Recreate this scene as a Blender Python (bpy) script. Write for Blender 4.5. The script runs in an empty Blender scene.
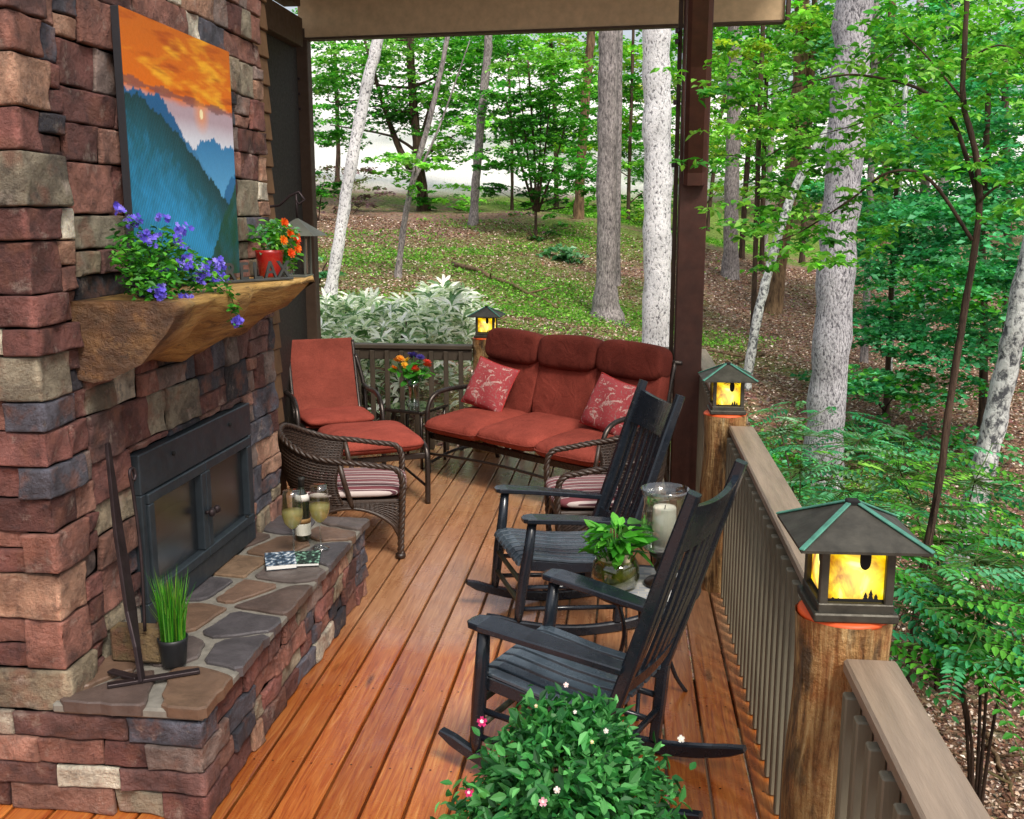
import bpy, math, random
import numpy as np
from mathutils import Vector, Matrix, Euler
from math import sin, cos, pi, radians, sqrt, atan2

random.seed(11)
rng = np.random.default_rng(11)
scene = bpy.context.scene
COL = scene.collection

# ------------------------------------------------------------------ camera
CAM_H, CAM_F, PITCH, YAW = 1.95, 1000.0, radians(10.7), radians(6.5)
_fh = Vector((-sin(YAW), cos(YAW), 0)); _r = Vector((cos(YAW), sin(YAW), 0))
_fw = _fh * cos(PITCH) - Vector((0, 0, sin(PITCH)))
_u = _fh * sin(PITCH) + Vector((0, 0, cos(PITCH)))
cd = bpy.data.cameras.new('camera'); cam = bpy.data.objects.new('camera', cd); COL.objects.link(cam)
cd.sensor_fit = 'HORIZONTAL'; cd.sensor_width = 36; cd.lens = 36 * CAM_F / 1024; cd.clip_start = .05; cd.clip_end = 2000
R = Matrix((_r, _u, -_fw)).transposed()
cam.matrix_world = Matrix.Translation((0, 0, CAM_H)) @ R.to_4x4()
scene.camera = cam

def at(px, py, Y):
    """survey helper: the point of the place seen at photo position (px,py) at distance Y"""
    d = _fw + _r * ((px - 512) / CAM_F) + _u * ((409.5 - py) / CAM_F)
    return Vector((0, 0, CAM_H)) + d * (Y / d.y)

# ------------------------------------------------------------------ colours and materials
def lin(c):
    return tuple((x / 12.92 if x <= .04045 else ((x + .055) / 1.055) ** 2.4) for x in c)
def hx(s):
    return lin(tuple(int(s[i:i + 2], 16) / 255 for i in (0, 2, 4)))

class N:
    def __init__(s, name):
        s.m = bpy.data.materials.new(name); s.m.use_nodes = True
        s.t = s.m.node_tree; s.t.nodes.clear()
        s.out = s.new('ShaderNodeOutputMaterial')
    def new(s, ty, **k):
        n = s.t.nodes.new(ty)
        for a, b in k.items(): setattr(n, a, b)
        return n
    def link(s, a, b): s.t.links.new(a, b)
    def val(s, sock, v):
        if hasattr(v, 'is_linked') or hasattr(v, 'links'): s.link(v, sock)
        else: sock.default_value = v
    def coord(s, scale=(1, 1, 1), kind='Object'):
        tc = s.new('ShaderNodeTexCoord'); mp = s.new('ShaderNodeMapping')
        mp.inputs['Scale'].default_value = scale
        s.link(tc.outputs[kind], mp.inputs[0]); return mp.outputs[0]
    def noise(s, vec, scale, detail=4, rough=.6, dist=0):
        n = s.new('ShaderNodeTexNoise'); s.link(vec, n.inputs['Vector'])
        n.inputs['Scale'].default_value = scale; n.inputs['Detail'].default_value = detail
        n.inputs['Roughness'].default_value = rough; n.inputs['Distortion'].default_value = dist
        return n.outputs['Fac']
    def ramp(s, fac, stops, interp='LINEAR'):
        n = s.new('ShaderNodeValToRGB'); n.color_ramp.interpolation = interp
        e = n.color_ramp.elements
        while len(e) < len(stops): e.new(.5)
        for i, (p, c) in enumerate(stops):
            e[i].position = p; e[i].color = (c, c, c, 1) if isinstance(c, (int, float)) else (*c, 1)
        s.link(fac, n.inputs[0]); return n.outputs[0]
    def mix(s, fac, a, b, blend='MIX'):
        n = s.new('ShaderNodeMix', data_type='RGBA', blend_type=blend)
        s.val(n.inputs[0], fac)
        for sock, v in ((n.inputs[6], a), (n.inputs[7], b)):
            if isinstance(v, tuple): sock.default_value = (*v[:3], 1)
            else: s.link(v, sock)
        return n.outputs[2]
    def math(s, op, a, b=0, c=0):
        n = s.new('ShaderNodeMath', operation=op)
        for i, v in enumerate((a, b, c)): s.val(n.inputs[i], v)
        return n.outputs[0]
    def attr(s, name='Col'):
        n = s.new('ShaderNodeAttribute', attribute_name=name); return n.outputs['Color']
    def bump(s, h, strength=.3, dist=.01):
        n = s.new('ShaderNodeBump'); n.inputs['Strength'].default_value = strength; n.inputs['Distance'].default_value = dist
        s.link(h, n.inputs['Height']); return n.outputs[0]
    def bsdf(s, col, rough=.6, metal=0, normal=None, spec=.5, coat=0):
        p = s.new('ShaderNodeBsdfPrincipled')
        if isinstance(col, tuple): p.inputs['Base Color'].default_value = (*col[:3], 1)
        else: s.link(col, p.inputs['Base Color'])
        s.val(p.inputs['Roughness'], rough); p.inputs['Metallic'].default_value = metal
        p.inputs['Specular IOR Level'].default_value = spec; p.inputs['Coat Weight'].default_value = coat
        if normal is not None: s.link(normal, p.inputs['Normal'])
        s.link(p.outputs[0], s.out.inputs[0]); return p

MAT = {}
def simple(name, col, rough=.6, metal=0, var=.25, nscale=8, bump=.0, bscale=60, spec=.5, coat=0, stretch=(1, 1, 1), attr=False, bdist=.004):
    n = N(name); v = n.coord(stretch)
    base = n.attr() if attr else col
    f = n.noise(v, nscale, 5)
    k = n.ramp(f, [(.25, 1 - var), (.75, 1 + var)])
    c = n.mix(1.0, base if not isinstance(base, tuple) else base, k, 'MULTIPLY')
    nm = n.bump(n.noise(v, bscale, 4), bump, bdist) if bump else None
    r = n.ramp(n.noise(v, nscale * 2.3, 3), [(.3, max(0.02, rough - .1)), (.7, min(1, rough + .1))])
    n.bsdf(c, r, metal, nm, spec, coat); MAT[name] = n.m; return n.m

def stone_mat():
    n = N('stone'); v = n.coord()
    base = n.attr()
    f1 = n.noise(v, 5, 6, .65); f2 = n.noise(v, 22, 6, .7)
    c = n.mix(1.0, base, n.ramp(f1, [(.32, .38), (.48, .95), (.68, 1.6)]), 'MULTIPLY')
    c = n.mix(n.ramp(f2, [(.52, 0.0), (.7, .6)]), c, hx('3c3438'))
    c = n.mix(n.ramp(n.noise(v, 4.2, 5, .65, .5), [(.46, 0.0), (.66, .8)]), c, n.mix(.35, hx('3a2f33'), c))
    c = n.mix(n.ramp(n.noise(n.coord((1.3, 1.1, 1.2)), 7, 4, .6), [(.52, 0.0), (.66, .55)]), c, hx('a8705a'))
    f3 = n.noise(v, 9, 5, .7)
    c = n.mix(n.ramp(f3, [(.58, 0.0), (.72, .55)]), c, hx('e0cdbd'))
    nm = n.bump(n.math('ADD', n.noise(v, 11, 9, .7), n.math('MULTIPLY', n.noise(v, 48, 7, .75), .8)), 1.0, .06)
    n.bsdf(c, n.ramp(f2, [(.3, .5), (.7, .8)]), 0, nm, .45); MAT['stone'] = n.m
stone_mat()
def flag_mat():
    n = N('flagstone'); v = n.coord()
    c = n.mix(1.0, n.attr(), n.ramp(n.noise(v, 7, 6, .7, .6), [(.25, .5), (.75, 1.4)]), 'MULTIPLY')
    nm = n.bump(n.noise(v, 18, 6), .5, .01)
    n.bsdf(c, n.ramp(n.noise(v, 9, 3), [(.3, .28), (.7, .55)]), 0, nm, .5); MAT['flagstone'] = n.m
flag_mat()
simple('mortar', hx('79756c'), .85, var=.35, nscale=20, bump=.5)
simple('grout_dark', hx('2a2422'), .9, var=.3, bump=.5)

def deck_mat():
    n = N('deck_wood'); v = n.coord((9, .55, 9)); v1 = n.coord()
    g = n.noise(v, 5, 8, .65, 1.2); big = n.noise(v1, 1.1, 3, .5); fine = n.noise(n.coord((60, 1.2, 60)), 3, 5)
    c = n.ramp(g, [(.25, hx('6e341a')), (.42, hx('ac5826')), (.58, hx('c47636')), (.78, hx('dca064'))])
    c = n.mix(1.0, c, n.attr(), 'MULTIPLY')
    c = n.mix(n.ramp(fine, [(.45, 0.0), (.75, .35)]), c, hx('5f2c12'))
    # knots
    vo = n.new('ShaderNodeTexVoronoi'); n.link(n.coord((6.8, 1.5, 1)), vo.inputs['Vector']); vo.inputs['Scale'].default_value = 1; vo.inputs['Randomness'].default_value = 1
    c = n.mix(n.ramp(vo.outputs['Distance'], [(.05, .75), (.13, 0.0)]), c, hx('3c1a0a'))
    # far end of the deck paler and pinker: reflection put into the colour
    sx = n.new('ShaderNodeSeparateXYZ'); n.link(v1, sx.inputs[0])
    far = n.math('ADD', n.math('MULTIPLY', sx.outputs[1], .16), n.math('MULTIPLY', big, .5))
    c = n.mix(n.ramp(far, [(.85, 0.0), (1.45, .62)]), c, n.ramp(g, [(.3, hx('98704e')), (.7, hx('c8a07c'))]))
    wet = n.noise(v1, 2.6, 6, .7, .4)
    r = n.ramp(wet, [(.35, .46), (.52, .30), (.64, .15)])
    nm = n.bump(n.math('ADD', g, n.math('MULTIPLY', wet, .5)), .25, .006)
    p = n.bsdf(c, r, 0, nm, .5, .5); p.inputs['Coat Roughness'].default_value = .09; n.link(nm, p.inputs['Coat Normal']); MAT['deck_wood'] = n.m
deck_mat()

def log_mat():
    n = N('log_wood'); v = n.coord((14, 14, 1.1)); v1 = n.coord()
    g = n.noise(v, 2.2, 8, .7, .8)
    c = n.ramp(g, [(.3, hx('3a2616')), (.42, hx('94693c')), (.54, hx('c29a62')), (.68, hx('e4cb9a'))])
    c = n.mix(n.ramp(n.noise(v1, 6, 5), [(.52, 0.0), (.7, .55)]), c, hx('b0622a'))
    c = n.mix(n.ramp(n.noise(n.coord((5, 5, 1.5)), 3, 4), [(.54, 0.0), (.64, .8)]), c, hx('3e3022'))
    n.bsdf(c, .55, 0, n.bump(n.math('ADD', g, n.noise(v1, 14, 6, .7)), .9, .03)); MAT['log_wood'] = n.m
log_mat()
def mantel_mat():
    n = N('mantel_wood'); v = n.coord((1.3, .14, 1.8)); v1 = n.coord()
    g = n.noise(v, 9, 9, .7, .25)
    c = n.ramp(g, [(.25, hx('55391f')), (.4, hx('94703e')), (.54, hx('c29a58')), (.76, hx('e2c488'))])
    sx = n.new('ShaderNodeSeparateXYZ'); n.link(v1, sx.inputs[0])
    e = n.math('ADD', sx.outputs[1], n.math('MULTIPLY', n.noise(v1, 5, 4), .5))
    c = n.mix(n.ramp(e, [(.50, .95), (.66, 0.0)]), c, n.ramp(n.noise(v1, 10, 7, .7), [(.3, hx('2e2018')), (.55, hx('5c4030')), (.75, hx('8a5e3c'))]))
    c = n.mix(n.ramp(n.noise(v, 14, 5, .7, 1), [(.62, 0.0), (.66, .85)]), c, hx('2a1c10'))
    cr = n.noise(n.coord((1, .16, 1.4)), 16, 6, .75, .6)
    c = n.mix(n.ramp(cr, [(.56, 0.0), (.62, .7)]), c, hx('4a3018')); c = n.mix(n.ramp(n.noise(n.coord((1, .4, 1)), 5, 4), [(.5, 0.0), (.68, .6)]), c, hx('8a6234'))
    n.bsdf(c, .5, 0, n.bump(n.math('ADD', g, n.math('MULTIPLY', cr, -.8)), .8, .03)); MAT['mantel_wood'] = n.m
mantel_mat()
simple('black_paint', hx('1e242c'), .22, var=.25, nscale=12, bump=.04, bscale=40, spec=.6, stretch=(1, 1, 1))
simple('rail_wood', hx('948270'), .42, var=.34, nscale=7, bump=.35, bscale=60, stretch=(.35, 3, 3))
simple('baluster_wood', hx('787260'), .6, var=.22, nscale=5, bump=.2, bscale=30, stretch=(4, 4, .6))
simple('rail_dark', hx('4c4236'), .6, var=.25, nscale=6, bump=.15)
simple('porch_paint', hx('4c2a20'), .6, var=.35, nscale=9, bump=.2, bscale=90)
simple('beam_paint', hx('d2b48c'), .7, var=.16, nscale=14, bump=.15, bscale=160)
simple('beam_dark', hx('4d3b2c'), .7, var=.25, nscale=9, bump=.2, bscale=80)
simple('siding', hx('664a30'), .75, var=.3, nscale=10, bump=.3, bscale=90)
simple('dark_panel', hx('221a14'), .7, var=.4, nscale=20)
simple('iron', hx('3a3032'), .5, metal=.6, var=.35, nscale=16, bump=.3)
simple('slate_metal', hx('3d464d'), .42, metal=.55, var=.25, nscale=12, bump=.12, bscale=120)
simple('fire_dark', hx('141414'), .9)
simple('firelog', hx('8d8078'), .9, var=.5, nscale=9, bump=.6)
simple('copper', hx('4d4a42'), .5, metal=.55, var=.4, nscale=18, bump=.15)
simple('patina', hx('4f8a78'), .65, metal=.2, var=.4, nscale=25)
simple('bronze_tube', hx('4b4440'), .32, metal=.75, var=.2, nscale=14)
def cloth_mat(name, col=None):
    n = N(name); v = n.coord(); base = n.attr() if col is None else n.mix(0.0, col, col)
    c = n.mix(1.0, base, n.ramp(n.noise(v, 5, 4, .6), [(.3, .78), (.7, 1.18)]), 'MULTIPLY')
    c = n.mix(1.0, c, n.ramp(n.noise(v, 260, 2, .5), [(.35, .7), (.65, 1.2)]), 'MULTIPLY')
    h = n.math('ADD', n.math('MULTIPLY', n.noise(v, 6, 4, .55, 1.2), 1.0), n.math('MULTIPLY', n.noise(v, 240, 2), .05))
    n.bsdf(c, .92, 0, n.bump(h, .55, .03), .15); MAT[name] = n.m
cloth_mat('terracotta')
cloth_mat('sling', hx('8a4438'))
simple('wicker', hx('3a2a20'), .45, var=.5, nscale=40, bump=.3, bscale=120, spec=.6)
simple('pot_black', hx('1d1f22'), .5, var=.2)
simple('pot_blue', hx('2a2d6a'), .25, var=.2, coat=.4)
simple('pot_red', hx('a8201c'), .3, var=.25, coat=.4)
simple('pot_clay', hx('6b4a3c'), .8)
simple('soil', hx('2d2119'), .95, var=.5, nscale=40, bump=.8)
simple('white_paper', hx('ecebe6'), .7, var=.05)
simple('wax', hx('f2e9d8'), .5, var=.05)
simple('dark_wood', hx('2b1d15'), .4, var=.3, stretch=(1, 1, 4))
simple('moss', hx('7a7c3c'), .9, var=.6, nscale=30, bump=.8)
simple('sign_metal', hx('484a48'), .45, metal=.25, var=.3)
simple('attr_matte', (1, 1, 1), .7, var=.12, nscale=15, attr=True)
simple('painting', (1, 1, 1), .55, var=.06, nscale=60, attr=True)
simple('tarnish', hx('6f7268'), .5, metal=.5, var=.25)

def glass_mat(name, tint=(1, 1, 1), ior=1.35, minr=.04, rough=.03):
    n = N(name); lw = n.new('ShaderNodeLayerWeight'); lw.inputs['Blend'].default_value = ior - 1
    tr = n.new('ShaderNodeBsdfTransparent'); tr.inputs[0].default_value = (*tint, 1)
    gl = n.new('ShaderNodeBsdfGlossy'); gl.inputs['Roughness'].default_value = rough
    mx = n.new('ShaderNodeMixShader')
    f = n.math('ADD', n.math('MULTIPLY', lw.outputs['Facing'], .55), minr)
    n.link(f, mx.inputs[0]); n.link(tr.outputs[0], mx.inputs[1]); n.link(gl.outputs[0], mx.inputs[2]); n.link(mx.outputs[0], n.out.inputs[0])
    MAT[name] = n.m
glass_mat('clear_glass', (.93, .96, .94), minr=.10)
glass_mat('table_glass', (.45, .62, .56), minr=.38)
def wine_mat():
    n = N('white_wine'); tr = n.new('ShaderNodeBsdfTransparent'); tr.inputs[0].default_value = (*hx('f4ecb0'), 1)
    d = n.new('ShaderNodeBsdfTranslucent'); d.inputs[0].default_value = (*hx('f6eeb4'), 1); p = n.new('ShaderNodeBsdfPrincipled'); p.inputs['Base Color'].default_value = (*hx('e8dfa0'), 1); p.inputs['Roughness'].default_value = .1
    a = n.new('ShaderNodeMixShader'); a.inputs[0].default_value = .5; n.link(d.outputs[0], a.inputs[1]); n.link(p.outputs[0], a.inputs[2])
    m = n.new('ShaderNodeMixShader'); m.inputs[0].default_value = .55; n.link(tr.outputs[0], m.inputs[1]); n.link(a.outputs[0], m.inputs[2]); n.link(m.outputs[0], n.out.inputs[0]); MAT['white_wine'] = n.m
wine_mat()
glass_mat('fire_glass', (.42, .45, .5), minr=.10, rough=.25)
glass_mat('bottle_glass', (.10, .13, .05), minr=.1)
glass_mat('moss_glass', (.72, .75, .55), minr=.08)

def leaf_mat(name, rough=.5, trans=.35, bright=1.0, spec=.4):
    n = N(name); c = n.attr()
    if bright != 1.0: c = n.mix(1.0, c, (bright,) * 3, 'MULTIPLY')
    p = n.new('ShaderNodeBsdfPrincipled'); n.link(c, p.inputs['Base Color']); p.inputs['Roughness'].default_value = rough
    p.inputs['Specular IOR Level'].default_value = spec
    t = n.new('ShaderNodeBsdfTranslucent'); c2 = n.mix(1.0, c, (1.35, 1.55, .8), 'MULTIPLY'); n.link(c2, t.inputs[0])
    m = n.new('ShaderNodeMixShader'); m.inputs[0].default_value = trans
    n.link(p.outputs[0], m.inputs[1]); n.link(t.outputs[0], m.inputs[2]); n.link(m.outputs[0], n.out.inputs[0]); MAT[name] = n.m
leaf_mat('leaf'); leaf_mat('leaf_glossy', .32, .25, 1.0, .6); leaf_mat('petal', .6, .3); leaf_mat('litter', .8, .1)

def bark_mat(name, dark, light, lo, hi, scale=9, st=(1, 1, .5), moss=None):
    n = N(name); v = n.coord(st); v1 = n.coord()
    f = n.noise(v, scale, 8, .7, .4); f2 = n.noise(v1, 2.2, 4)
    c = n.ramp(f, [(lo, dark), (hi, light)])
    c = n.mix(1.0, c, n.ramp(f2, [(.3, .65), (.7, 1.2)]), 'MULTIPLY')
    if moss:
        sx = n.new('ShaderNodeSeparateXYZ'); n.link(v1, sx.inputs[0])
        z = n.math('ADD', sx.outputs[2], n.math('MULTIPLY', f2, 2))
        c = n.mix(n.ramp(z, [(.35, .7), (1.0, 0.0)]) , c, moss)
    n.bsdf(c, .85, 0, n.bump(f, .9, .03), .3); MAT[name] = n.m
bark_mat('bark_white', hx('5c5a60'), hx('f6f4f5'), .38, .48, 26, (1.3, 1.3, .75))
bark_mat('bark_pale', hx('4e4d54'), hx('d8d5da'), .38, .54, 44, (1.3, 1.3, .5))
bark_mat('bark_grey', hx('4c4648'), hx('b4aaa8'), .35, .62, 22, (1.4, 1.4, .5), hx('6a7040'))
bark_mat('bark_dark', hx('241b17'), hx('6c5546'), .35, .7, 10, (1.5, 1.5, .3))
bark_mat('bark_brown', hx('3a2a1e'), hx('9a7d5e'), .35, .7, 10, (1.5, 1.5, .3), hx('5a6a2a'))
bark_mat('bark_lichen', hx('5a5c60'), hx('dfe2de'), .42, .54, 18, (1, 1, .7))

def ground_mat():
    n = N('forest_floor'); v = n.coord()
    big = n.noise(v, .16, 5, .6); mid = n.noise(v, 1.0, 5, .7); fine = n.noise(v, 9, 6, .75)
    vo = n.new('ShaderNodeTexVoronoi'); n.link(v, vo.inputs['Vector']); vo.inputs['Scale'].default_value = 14
    lit = n.ramp(fine, [(.28, hx('4a342a')), (.45, hx('93745f')), (.6, hx('bc9e8a')), (.8, hx('e2cebe'))])
    lit = n.mix(.35, lit, n.mix(1.0, lit, vo.outputs['Color'], 'MULTIPLY'))
    gr = n.ramp(fine, [(.3, hx('3c5818')), (.55, hx('78a038')), (.8, hx('b0c868'))])
    k = n.math('ADD', n.math('MULTIPLY', big, .75), n.math('MULTIPLY', mid, .35))
    k = n.math('ADD', k, n.attr('Green'))
    c = n.mix(n.ramp(k, [(.58, 0.0), (.70, .8)]), lit, gr)
    c = n.mix(n.attr('Meadow'), c, n.ramp(fine, [(.3, hx('f0ebe2')), (.7, hx('ffffff'))]))
    nm = n.bump(n.math('ADD', fine, vo.outputs['Distance']), .9, .08)
    n.bsdf(c, .9, 0, nm, .2); MAT['forest_floor'] = n.m
ground_mat()

def stripe_mat():
    n = N('striped_fabric'); sx = n.new('ShaderNodeSeparateXYZ'); n.link(n.coord(), sx.inputs[0])
    f = n.math('FRACT', n.math('MULTIPLY', n.math('ADD', sx.outputs[1], 5.0), 8.0))
    A, B, C, D = hx('7c464c'), hx('cdbfba'), hx('5e3c44'), hx('a08a88')
    c = n.ramp(f, [(0, A), (.22, B), (.30, C), (.44, D), (.52, A), (.66, B), (.78, C), (.86, B), (.9, A)], 'CONSTANT')
    n.bsdf(c, .9, 0, n.bump(n.noise(n.coord(), 220, 2), .3, .002), .2); MAT['striped_fabric'] = n.m
stripe_mat()
def floral_mat():
    n = N('floral_fabric'); v = n.coord()
    a = n.noise(v, 13, 4, .6, 1.6); b = n.noise(v, 30, 3, .5, 2.5)
    c = n.mix(n.ramp(a, [(.555, 0.0), (.575, 1.0), (.62, 1.0), (.64, 0.1)]), hx('a5464a'), hx('c4a49c'))
    c = n.mix(n.ramp(b, [(.60, 0.0), (.63, .8)]), c, hx('8d7f78'))
    n.bsdf(c, .9, 0, None, .2); MAT['floral_fabric'] = n.m
floral_mat()
def mosaic_mat():
    n = N('mosaic_tile'); v = n.coord()
    br = n.new('ShaderNodeTexBrick'); n.link(v, br.inputs['Vector']); br.inputs['Scale'].default_value = 9
    br.inputs['Color1'].default_value = (*hx('d9d4c8'), 1); br.inputs['Color2'].default_value = (*hx('8d929a'), 1); br.inputs['Mortar'].default_value = (*hx('b8b2a6'), 1)
    br.inputs['Mortar Size'].default_value = .02
    n.bsdf(br.outputs['Color'], .35); MAT['mosaic_tile'] = n.m
mosaic_mat()
def amber_mat():
    n = N('amber_glass'); v = n.coord()
    f = n.noise(v, 9, 4, .6, 1.0)
    c = n.ramp(f, [(.34, hx('cc7a00')), (.43, hx('eab200')), (.54, hx('ffdc14')), (.64, hx('fff088'))])
    vl = n.new('ShaderNodeVectorMath', operation='DISTANCE'); n.link(v, vl.inputs[0]); vl.inputs[1].default_value = (0, 0, .11)
    hot = n.ramp(vl.outputs['Value'], [(.082, 1.0), (.115, 0.0)])
    c = n.mix(n.math('MULTIPLY', hot, .28), c, hx('fff8c0'))
    e = n.new('ShaderNodeEmission'); n.link(c, e.inputs[0]); n.link(n.math('ADD', n.ramp(f, [(.3, .8), (.65, 1.7)]), n.math('MULTIPLY', hot, .5)), e.inputs[1])
    g = n.new('ShaderNodeBsdfGlossy'); g.inputs['Roughness'].default_value = .2
    m = n.new('ShaderNodeMixShader'); m.inputs[0].default_value = .06
    n.link(e.outputs[0], m.inputs[1]); n.link(g.outputs[0], m.inputs[2]); n.link(m.outputs[0], n.out.inputs[0]); MAT['amber_glass'] = n.m
amber_mat()
def glow_mat():
    n = N('log_top_glow')  # orange glow on the log top, put into base colour and emission
    p = n.bsdf(hx('cf5a2a'), .5); p.inputs['Emission Color'].default_value = (*hx('ff4a10'), 1); p.inputs['Emission Strength'].default_value = .12
    MAT['log_top_glow'] = n.m
glow_mat()

# ------------------------------------------------------------------ mesh builder
class MB:
    def __init__(s, col=(1, 1, 1)):
        s.v = []; s.f = []; s.c = []; s.sm = []; s.n = 0; s.M = Matrix.Identity(4); s.col = col
    def add(s, vs, fs, smooth=False, col=None, cols=None):
        col = col or s.col
        for p in vs: s.v.append(tuple(s.M @ Vector(p)))
        if cols is not None: s.c += [tuple(c) for c in cols]
        else: s.c += [tuple(col)] * len(vs)
        for f in fs: s.f.append(tuple(i + s.n for i in f)); s.sm.append(smooth)
        s.n += len(vs); return s
    def box(s, c, d, bev=.004, rot=None, col=None):
        hx_, hy, hz = d[0] / 2, d[1] / 2, d[2] / 2; b = min(bev, hx_ * .9, hy * .9, hz * .9)
        m = Matrix.Translation(c) @ (rot.to_4x4() if rot is not None else Matrix.Identity(4))
        vs = []; idx = {}
        for sx in (-1, 1):
            for sy in (-1, 1):
                for sz in (-1, 1):
                    for ax in range(3):
                        p = [sx * (hx_ - b), sy * (hy - b), sz * (hz - b)]
                        p[ax] += (sx, sy, sz)[ax] * b
                        idx[sx, sy, sz, ax] = len(vs); vs.append(m @ Vector(p))
        fs = []
        def q(a, ref):
            ctr = sum((vs[i] for i in a), Vector()) / len(a) - Vector(c)
            nn = (vs[a[1]] - vs[a[0]]).cross(vs[a[2]] - vs[a[0]])
            fs.append(tuple(a) if nn.dot(ctr) > 0 else tuple(reversed(a)))
        for ax in range(3):
            o = [i for i in range(3) if i != ax]
            for sg in (-1, 1):
                a = []
                for (u, w) in ((-1, -1), (1, -1), (1, 1), (-1, 1)):
                    t = [0, 0, 0]; t[ax] = sg; t[o[0]] = u; t[o[1]] = w
                    a.append(idx[t[0], t[1], t[2], ax])
                q(a, None)
        for ax in range(3):
            o = [i for i in range(3) if i != ax]
            for u in (-1, 1):
                for w in (-1, 1):
                    t = [0, 0, 0]; t[o[0]] = u; t[o[1]] = w
                    t1 = list(t); t1[ax] = -1; t2 = list(t); t2[ax] = 1
                    q([idx[(*t1, o[0])], idx[(*t2, o[0])], idx[(*t2, o[1])], idx[(*t1, o[1])]], None)
        for sx in (-1, 1):
            for sy in (-1, 1):
                for sz in (-1, 1): q([idx[sx, sy, sz, 0], idx[sx, sy, sz, 1], idx[sx, sy, sz, 2]], None)
        return s.add(vs, fs, False, col)
    def bar(s, p, q, w, t, bev=.004, up=(0, 0, 1), col=None):
        p, q = Vector(p), Vector(q); d = q - p; L = d.length; z = d.normalized()
        x = Vector(up).cross(z)
        if x.length < 1e-4: x = Vector((1, 0, 0)).cross(z)
        x.normalize(); y = z.cross(x)
        return s.box((p + q) / 2, (w, t, L), bev, Matrix((x, y, z)).transposed(), col)
    def tube(s, pts, r, n=8, col=None, cap=True, smooth=True, cols=None):
        pts = [Vector(p) for p in pts]; k = len(pts)
        rr = list(r) if hasattr(r, '__len__') else [r] * k
        tang = []
        for i in range(k):
            a = pts[max(0, i - 1)]; b = pts[min(k - 1, i + 1)]; t = b - a
            tang.append(t.normalized() if t.length > 1e-9 else Vector((0, 0, 1)))
        ref = Vector((1, 0, 0)) if abs(tang[0].x) < .8 else Vector((0, 1, 0))
        x = (ref - tang[0] * ref.dot(tang[0])).normalized()
        vs = []
        for i in range(k):
            x = x - tang[i] * x.dot(tang[i])
            x = x.normalized() if x.length > 1e-6 else Vector((1, 0, 0))
            y = tang[i].cross(x)
            for j in range(n):
                a = 2 * pi * j / n; vs.append(pts[i] + (x * cos(a) + y * sin(a)) * rr[i])
        fs = [(i * n + j, i * n + (j + 1) % n, (i + 1) * n + (j + 1) % n, (i + 1) * n + j) for i in range(k - 1) for j in range(n)]
        if cap: fs += [tuple(reversed(range(n))), tuple(range((k - 1) * n, k * n))]
        return s.add(vs, fs, smooth, col)
    def sweep(s, pts, w, h, side=(0, 1, 0), col=None):
        """rectangular section along a path; w along side, h along the other way; lists allowed"""
        pts = [Vector(p) for p in pts]; k = len(pts); side = Vector(side).normalized()
        W = w if hasattr(w, '__len__') else [w] * k; H = h if hasattr(h, '__len__') else [h] * k
        vs = []; b = .2
        for i in range(k):
            t = (pts[min(k - 1, i + 1)] - pts[max(0, i - 1)]).normalized()
            sd = (side - t * side.dot(t)).normalized(); u = t.cross(sd)
            a, c = W[i] / 2, H[i] / 2; e = min(a, c) * .35
            for (x, y) in ((-a, -c + e), (-a + e, -c), (a - e, -c), (a, -c + e), (a, c - e), (a - e, c), (-a + e, c), (-a, c - e)):
                vs.append(pts[i] + sd * x + u * y)
        n = 8
        fs = [(i * n + j, i * n + (j + 1) % n, (i + 1) * n + (j + 1) % n, (i + 1) * n + j) for i in range(k - 1) for j in range(n)]
        fs += [tuple(reversed(range(n))), tuple(range((k - 1) * n, k * n))]
        return s.add(vs, fs, False, col)
    def lathe(s, prof, n=24, c=(0, 0, 0), col=None, smooth=True):
        vs = []; c = Vector(c)
        for (r, z) in prof:
            for j in range(n):
                a = 2 * pi * j / n; vs.append(c + Vector((r * cos(a), r * sin(a), z)))
        k = len(prof)
        fs = [(i * n + j, i * n + (j + 1) % n, (i + 1) * n + (j + 1) % n, (i + 1) * n + j) for i in range(k - 1) for j in range(n)]
        if prof[0][0] > 1e-4: fs.append(tuple(reversed(range(n))))
        if prof[-1][0] > 1e-4: fs.append(tuple(range((k - 1) * n, k * n)))
        return s.add(vs, fs, smooth, col)
    def grid(s, P, nu, nv, smooth=True, col=None, colf=None):
        """P(u,v) over 0..1"""
        vs = [P(i / nu, j / nv) for j in range(nv + 1) for i in range(nu + 1)]
        cols = [colf(i / nu, j / nv) for j in range(nv + 1) for i in range(nu + 1)] if colf else None
        w = nu + 1
        fs = [(j * w + i, j * w + i + 1, (j + 1) * w + i + 1, (j + 1) * w + i) for j in range(nv) for i in range(nu)]
        return s.add(vs, fs, smooth, col, cols)
    def cushion(s, c, d, ex=.35, rot=None, col=None, nu=28, nv=18, wob=.0, colf=None, ez=.75, er=.8):
        """superellipsoid pillow form"""
        m = Matrix.Translation(c) @ (rot.to_4x4() if rot is not None else Matrix.Identity(4))
        def sg(x, e): return math.copysign(abs(x) ** e, x)
        ph = random.uniform(0, 6)
        def P(u, v):
            a = -pi + 2 * pi * u; b = -pi / 2 + pi * v
            p = Vector((sg(cos(b), er) * sg(cos(a), ex) * d[0] / 2, sg(cos(b), er) * sg(sin(a), ex) * d[1] / 2, sg(sin(b), ez) * d[2] / 2))
            if wob: p *= 1 + wob * sin(7 * p.x / d[0] + ph) * cos(6 * p.y / d[1] + ph)
            return m @ p
        return s.grid(P, nu, nv, True, col, colf)
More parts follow.
